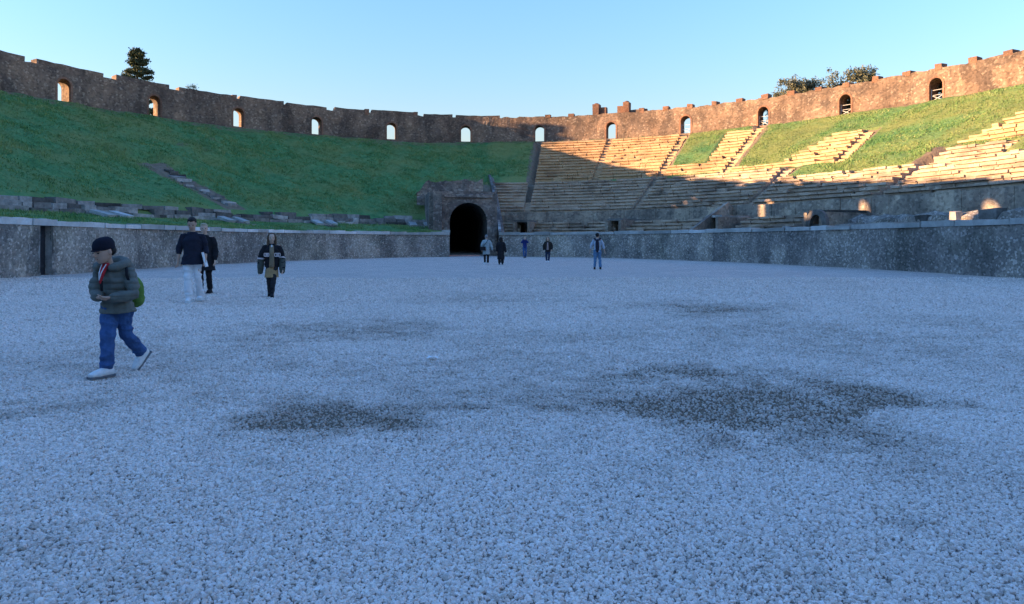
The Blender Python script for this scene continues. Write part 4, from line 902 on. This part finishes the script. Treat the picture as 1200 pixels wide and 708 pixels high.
mb = MB(); q = [Vector((-.05, 0, z)) + fw*d + sd_*.012 for z, d in ((1.085, .085), (1.02, .128), (.95, .150), (.90, .158))]; mb.tube(q, [(.04, .02), (.036, .020), (.022, .016), (.008, .010)], 10, sd_); sh = plainpart(mb, 'shirt', RED, boy)
for s in (-1, 1):
    m2 = MB(); m2.tube([Vector((-.05, 0, 1.08)) + fw*.112 + sd_*(.012+s*.024), Vector((-.05, 0, 1.0)) + fw*.158 + sd_*(.012+s*.012), Vector((-.05, 0, .93)) + fw*.172 + sd_*.012], [.005, .005, .004], 6); m2 = plainpart(m2, 'collar_trim', WHITE, boy); m2.parent = sh
mb = MB(); mb.tube([Vector((-.045, .0, z)) + fw*d + sd_*.012 for z, d in ((.92, .148), (.88, .150), (.83, .146))], [(.012, .012), (.014, .012), (.016, .010)], 8, sd_); plainpart(mb, 'zip_placket', BLACK, boy)
mb = MB(); mb.tube([Vector((.075, -.125, 1.045)), Vector((.075, -.175, .98)), Vector((.10, -.165, .90)), Vector((.14, -.10, .84))], [(.016, .008)]*4, 8, sd_); plainpart(mb, 'backpack_strap', BLACK, boy)
bp_ = thing('backpack', (bx, by, bz), 'small green backpack worn on the back of the quilted jacket', 'backpack'); bp_.rotation_euler.z = math.atan2(-bx, by)
mb = MB(); c = Vector((.045, .02, .80)) - fw*.165; mb.ellipsoid(c, .095, .07, .15, sd_, -fw, up); mb.ellipsoid(c - up*.08, .10, .075, .085, sd_, -fw, up); bake(mb, 'bag_body', .008, GREEN, bp_, 2, lambda co: (fbm(co[:,0]*25, co[:,1]*25, co[:,2]*25, s=2, o=2)-.5)*.012)
mb = MB(); mb.ellipsoid(c - up*.07 - fw*.055, .065, .03, .055, sd_, -fw, up); plainpart(mb, 'front_pocket', m_cloth('dark_green_nylon', (.07,.17,.03)), bp_)

# man in navy top and white trousers, with one in a black coat behind him
mx, my = -6.87, 15.9; man, I = person((mx, my, gz(mx, my)), 'person in dark navy pullover and loose white trousers looking down', 1.79, 8, [
    ('trousers', WHITE, dict(thick=.004, hem=.039, len=.98, top=.545)), ('sweater', NAVY, dict(thick=.020, hem=.45, sleeve=.42, slack=.6, flare=1.22)), ('shoes', SHOEW), ('hair', HAIRB)],
    pose=dict(kneeR=(-.045, .055, .285), ankleR=(-.03, .07, .05), kneeL=(.062, .0, .285), ankleL=(.075, -.11, .068), elbR=(-.148, -.02, .64), wriR=(-.160, .01, .495), elbL=(.146, -.02, .64), wriL=(.150, .05, .51)), look=10, nod=.42, vox=.008)
mb = MB(); mb.tube([I['hp'](0, .18, -.22), I['hp'](0, .16, -.5)], [(.05, .008), (.012, .006)], 8, I['sd']); plainpart(mb, 'neck_opening', SKIN, man)
o = MB(); ra = math.atan2(-mx, my); px_, py_ = mx + .245*math.cos(ra) + .12*math.sin(ra), my + .245*math.sin(ra) - .12*math.cos(ra)
o.box((px_, py_, .93), .015, .10, .16, Vector((.95, .2, .25)).normalized(), Vector((-.2, .98, 0)).normalized(), Vector((-.25, 0, .97)).normalized()); o = o.build('paper_sheaf', WHITE, origin=(px_, py_, .78)); tag(o, 'folded white papers tucked by the arm of the navy pullover', 'papers')
x, y = -7.60, 18.3; person((x, y, gz(x, y)), 'person in flared black coat walking behind the white trousers', 1.74, 15, [
    ('trousers', BLACK, dict(thick=.006, hem=.03)), ('coat', BLACK, dict(thick=.016, hem=.34, flare=1.45)), ('shoes', BLACK, dict(shaft=.07)), ('hair', HAIRF)],
    pose=dict(ankleL=(.05, -.08, .065), kneeL=(.052, .0, .285)), look=0, nod=.1, vox=.009, skin=SKIN2)
# girl in the letter jacket
gx_, gy_ = -5.62, 17.3; girl, I = person((gx_, gy_, gz(gx_, gy_)), 'person in oversized black letter jacket, camel mini skirt and dark tights', 1.48, 0, [
    ('trousers', m_cloth('dark_tights', (.030,.030,.036)), dict(thick=.006, hem=.028)), ('skirt', BEIGE, dict(z0=.50, z1=.31)),
    ('jacket', BLACK, dict(thick=.023, hem=.475, slack=1.1, flare=.98)), ('shoes', BLACK, dict(shaft=.10, fat=.012)), ('hair', HAIRN, dict(style='long'))],
    pose=dict(elbL=(.152, -.03, .625), wriL=(.162, .06, .44), elbR=(-.158, -.01, .625), wriR=(-.172, -.02, .43), kneeL=(.026, .045, .285), ankleL=(.004, .06, .05), kneeR=(-.038, .005, .285), ankleR=(-.034, -.09, .065), hipL=(.04, 0, .525), hipR=(-.04, 0, .525)), nod=.12, vox=.008, skin=SKIN2, hh=.14)
hj = I['J']; h = 1.48
for S, g in (('L', 1), ('R', -1)):
    a, b, c = hj['elb'+S], hj['elb'+S].lerp(hj['wri'+S], .12), hj['wri'+S]; mb = MB(); mb.tube([b, b.lerp(c, .5), c - up*.07], [.080, .080, .060], 14); bake(mb, 'sleeve', .009, OLIVE, girl, 3, lambda co: (fbm(co[:,0]*18, co[:,1]*18, co[:,2]*26, s=9, o=2)-.5)*.02)
    mb = MB(); mb.tube([a.lerp(c, .06), a.lerp(c, .10)], [.086, .086], 14); plainpart(mb, 'sleeve_band', PATCH, girl)
mb = MB(); mb.tube([Vector((.0, -.155, z)) for z in (1.20, 1.0, .72)], [(.045, .02), (.052, .025), (.06, .03)], 10, Vector((1,0,0))); plainpart(mb, 'inner_top', m_cloth('tan_knit', (.24,.18,.12)), girl)
mb = MB(); mb.ellipsoid((0, -.15, 1.185), .03, .03, .035); plainpart(mb, 'collar', WHITE, girl)
for cx_, w_, glyph in ((-.115, .052, 'E'), (.125, .06, 'R')):                        # pale letter patches, strokes on a dark field
    up_z = .99; mb = MB(); z_ = .035
    def bar(x, z, hx, hz): mb.box((cx_+x, -.170, up_z+z), hx, .014, hz)
    bar(0, z_, w_, .009); bar(0, -z_, w_, .009); bar(-w_, 0, .009, z_); bar(w_, 0, .009, z_); bar(-.012, 0, .011, z_*.75); bar(.018, 0, .011, z_*.7); bar(.0, 0, .02, .008)
    p_ = plainpart(mb, 'letter_patch', PATCH, girl, False); p_['kind'] = 'stuff'
# far figures
def far(px, py, label, h, face, kit, pose={}, nod=.1, skin=None, dep=None):
    d = dep or 1.3*867/(py-284); x = (px-600)*d/867; return person((x, d, gz(x, d)), label, h, face, kit, pose, None, nod, .013, skin), (x, d)
(g1, I1), (x, y) = far(570, 310, 'person in pale grey coat with dark shoulder bag seen from behind', 1.72, 178, [('trousers', BLACK, dict(thick=.006, hem=.034)), ('coat', PALEB, dict(thick=.022, hem=.34, flare=1.15)), ('shoes', SHOEW), ('hair', m_plain('grey_hair', (.20,.21,.22), .7, .2, 30))],
    dict(elbL=(.15, 0, .64), elbR=(.0-.165, .01, .64), wriR=(-.205, .02, .50), ankleR=(-.05, .09, .05)))
bg_ = thing('shoulder_bag', (x, y, gz(x, y)), 'dark shoulder bag hanging across the pale grey coat', 'bag'); bg_.rotation_euler.z = math.atan2(-x, y); mb = MB(); mb.box((-.20, -.20, .93), .15, .06, .11, jit=.015); plainpart(mb, 'bag_body', BLACK, bg_, False)
mb = MB(); mb.tube([(-.20, -.215, 1.03), (-.05, -.205, 1.22), (.08, -.12, 1.41), (.09, -.0, 1.46)], [(.014, .006)]*4, 6, Vector((1, 0, 0))); plainpart(mb, 'strap', BLACK, bg_)
far(587, 310, 'person in long black coat with dark hair seen from behind', 1.60, 180, [('trousers', BLACK, dict(thick=.012, hem=.045)), ('coat', BLACK, dict(thick=.022, hem=.18, flare=1.25)), ('shoes', BLACK), ('hair', HAIRB, dict(style='long'))], dict(wriR=(-.175, .0, .45)))
far(615, 302.5, 'person in blue jacket and jeans raising both hands to the face', 1.74, 0, [('trousers', DENIM, dict(hem=.034)), ('jacket', BLUE, dict(thick=.014)), ('shoes', BLACK), ('hair', HAIRF)],
    dict(elbL=(.15, .07, .72), wriL=(.05, .12, .87), elbR=(-.15, .07, .72), wriR=(-.05, .12, .87), ankleR=(-.03, .06, .05), ankleL=(.04, -.05, .06)), skin=SKIN2)
(g2, I2), _ = far(642, 307.5, 'person in open dark jacket over pale pink top and dark jeans', 1.63, 5, [('trousers', m_cloth('dark_denim', (.022,.035,.075)), dict(hem=.032)), ('jacket', m_cloth('dark_leather', (.028,.024,.022)), dict(thick=.026, hem=.42)), ('shoes', SHOEW), ('hair', HAIRN, dict(style='long'))],
    dict(ankleL=(.03, .05, .05), elbL=(.16, -.02, .64), wriL=(.15, .05, .51), elbR=(-.16, -.02, .64), wriR=(-.16, .03, .49)), skin=SKIN2)
mb = MB(); mb.tube([Vector((-.01, -.165, z)) for z in (1.28, 1.05, .82)], [(.035, .02), (.05, .025), (.07, .025)], 8, Vector((1,0,0))); plainpart(mb, 'inner_top', PINK, g2)
(g3, I3), (x, y) = far(700, 316, 'person in pale shirt and jeans wearing a dark slim backpack', 1.72, 180, [('trousers', LDENIM, dict(hem=.036)), ('shirt', SHIRT, dict(thick=.010, hem=.48, sleeve=.5)), ('shoes', BLACK), ('hair', HAIRB)],
    dict(elbL=(.165, .0, .65), wriL=(.20, .03, .50), elbR=(-.165, .0, .65), wriR=(-.20, .03, .50), ankleL=(.075, .03, .05), ankleR=(-.085, -.04, .055), kneeR=(-.07, .02, .285)))
b2 = thing('backpack', (x, y, gz(x, y)), 'slim dark navy backpack on the back of the pale shirt', 'backpack'); b2.rotation_euler.z = math.atan2(-x, y); mb = MB(); mb.ellipsoid((0, -.20, 1.12), .095, .08, .33); bake(mb, 'bag_body', .012, NAVY, b2, 2)
for s in (-1, 1): mb = MB(); mb.tube([(s*.06, -.15, 1.38), (s*.13, -.05, 1.475), (s*.14, .10, 1.36)], [(.05, .02)]*3, 8, Vector((1,0,0))); plainpart(mb, 'strap', NAVY, b2)
# ------------------------------------------------------------------ litter
lt = MB(); x, y = on_ray(507, 1.3*867/(423-284)); zg = float(ground_z(np.array([x]), np.array([y]))[0])
lt.quad_grid([[Vector((x-.06, y-.05, zg+.035)), Vector((x-.05, y+.06, zg+.05))], [Vector((x+.01, y-.05, zg+.06)), Vector((x+.0, y+.05, zg+.045))], [Vector((x+.06, y-.03, zg+.03)), Vector((x+.06, y+.05, zg+.04))]])
o = lt.build('paper_scrap', m_plain('white_paper', (.8,.8,.8), .8, .05), origin=(x, y, zg)); tag(o, 'small white scrap of paper lying alone on the gravel', 'litter')
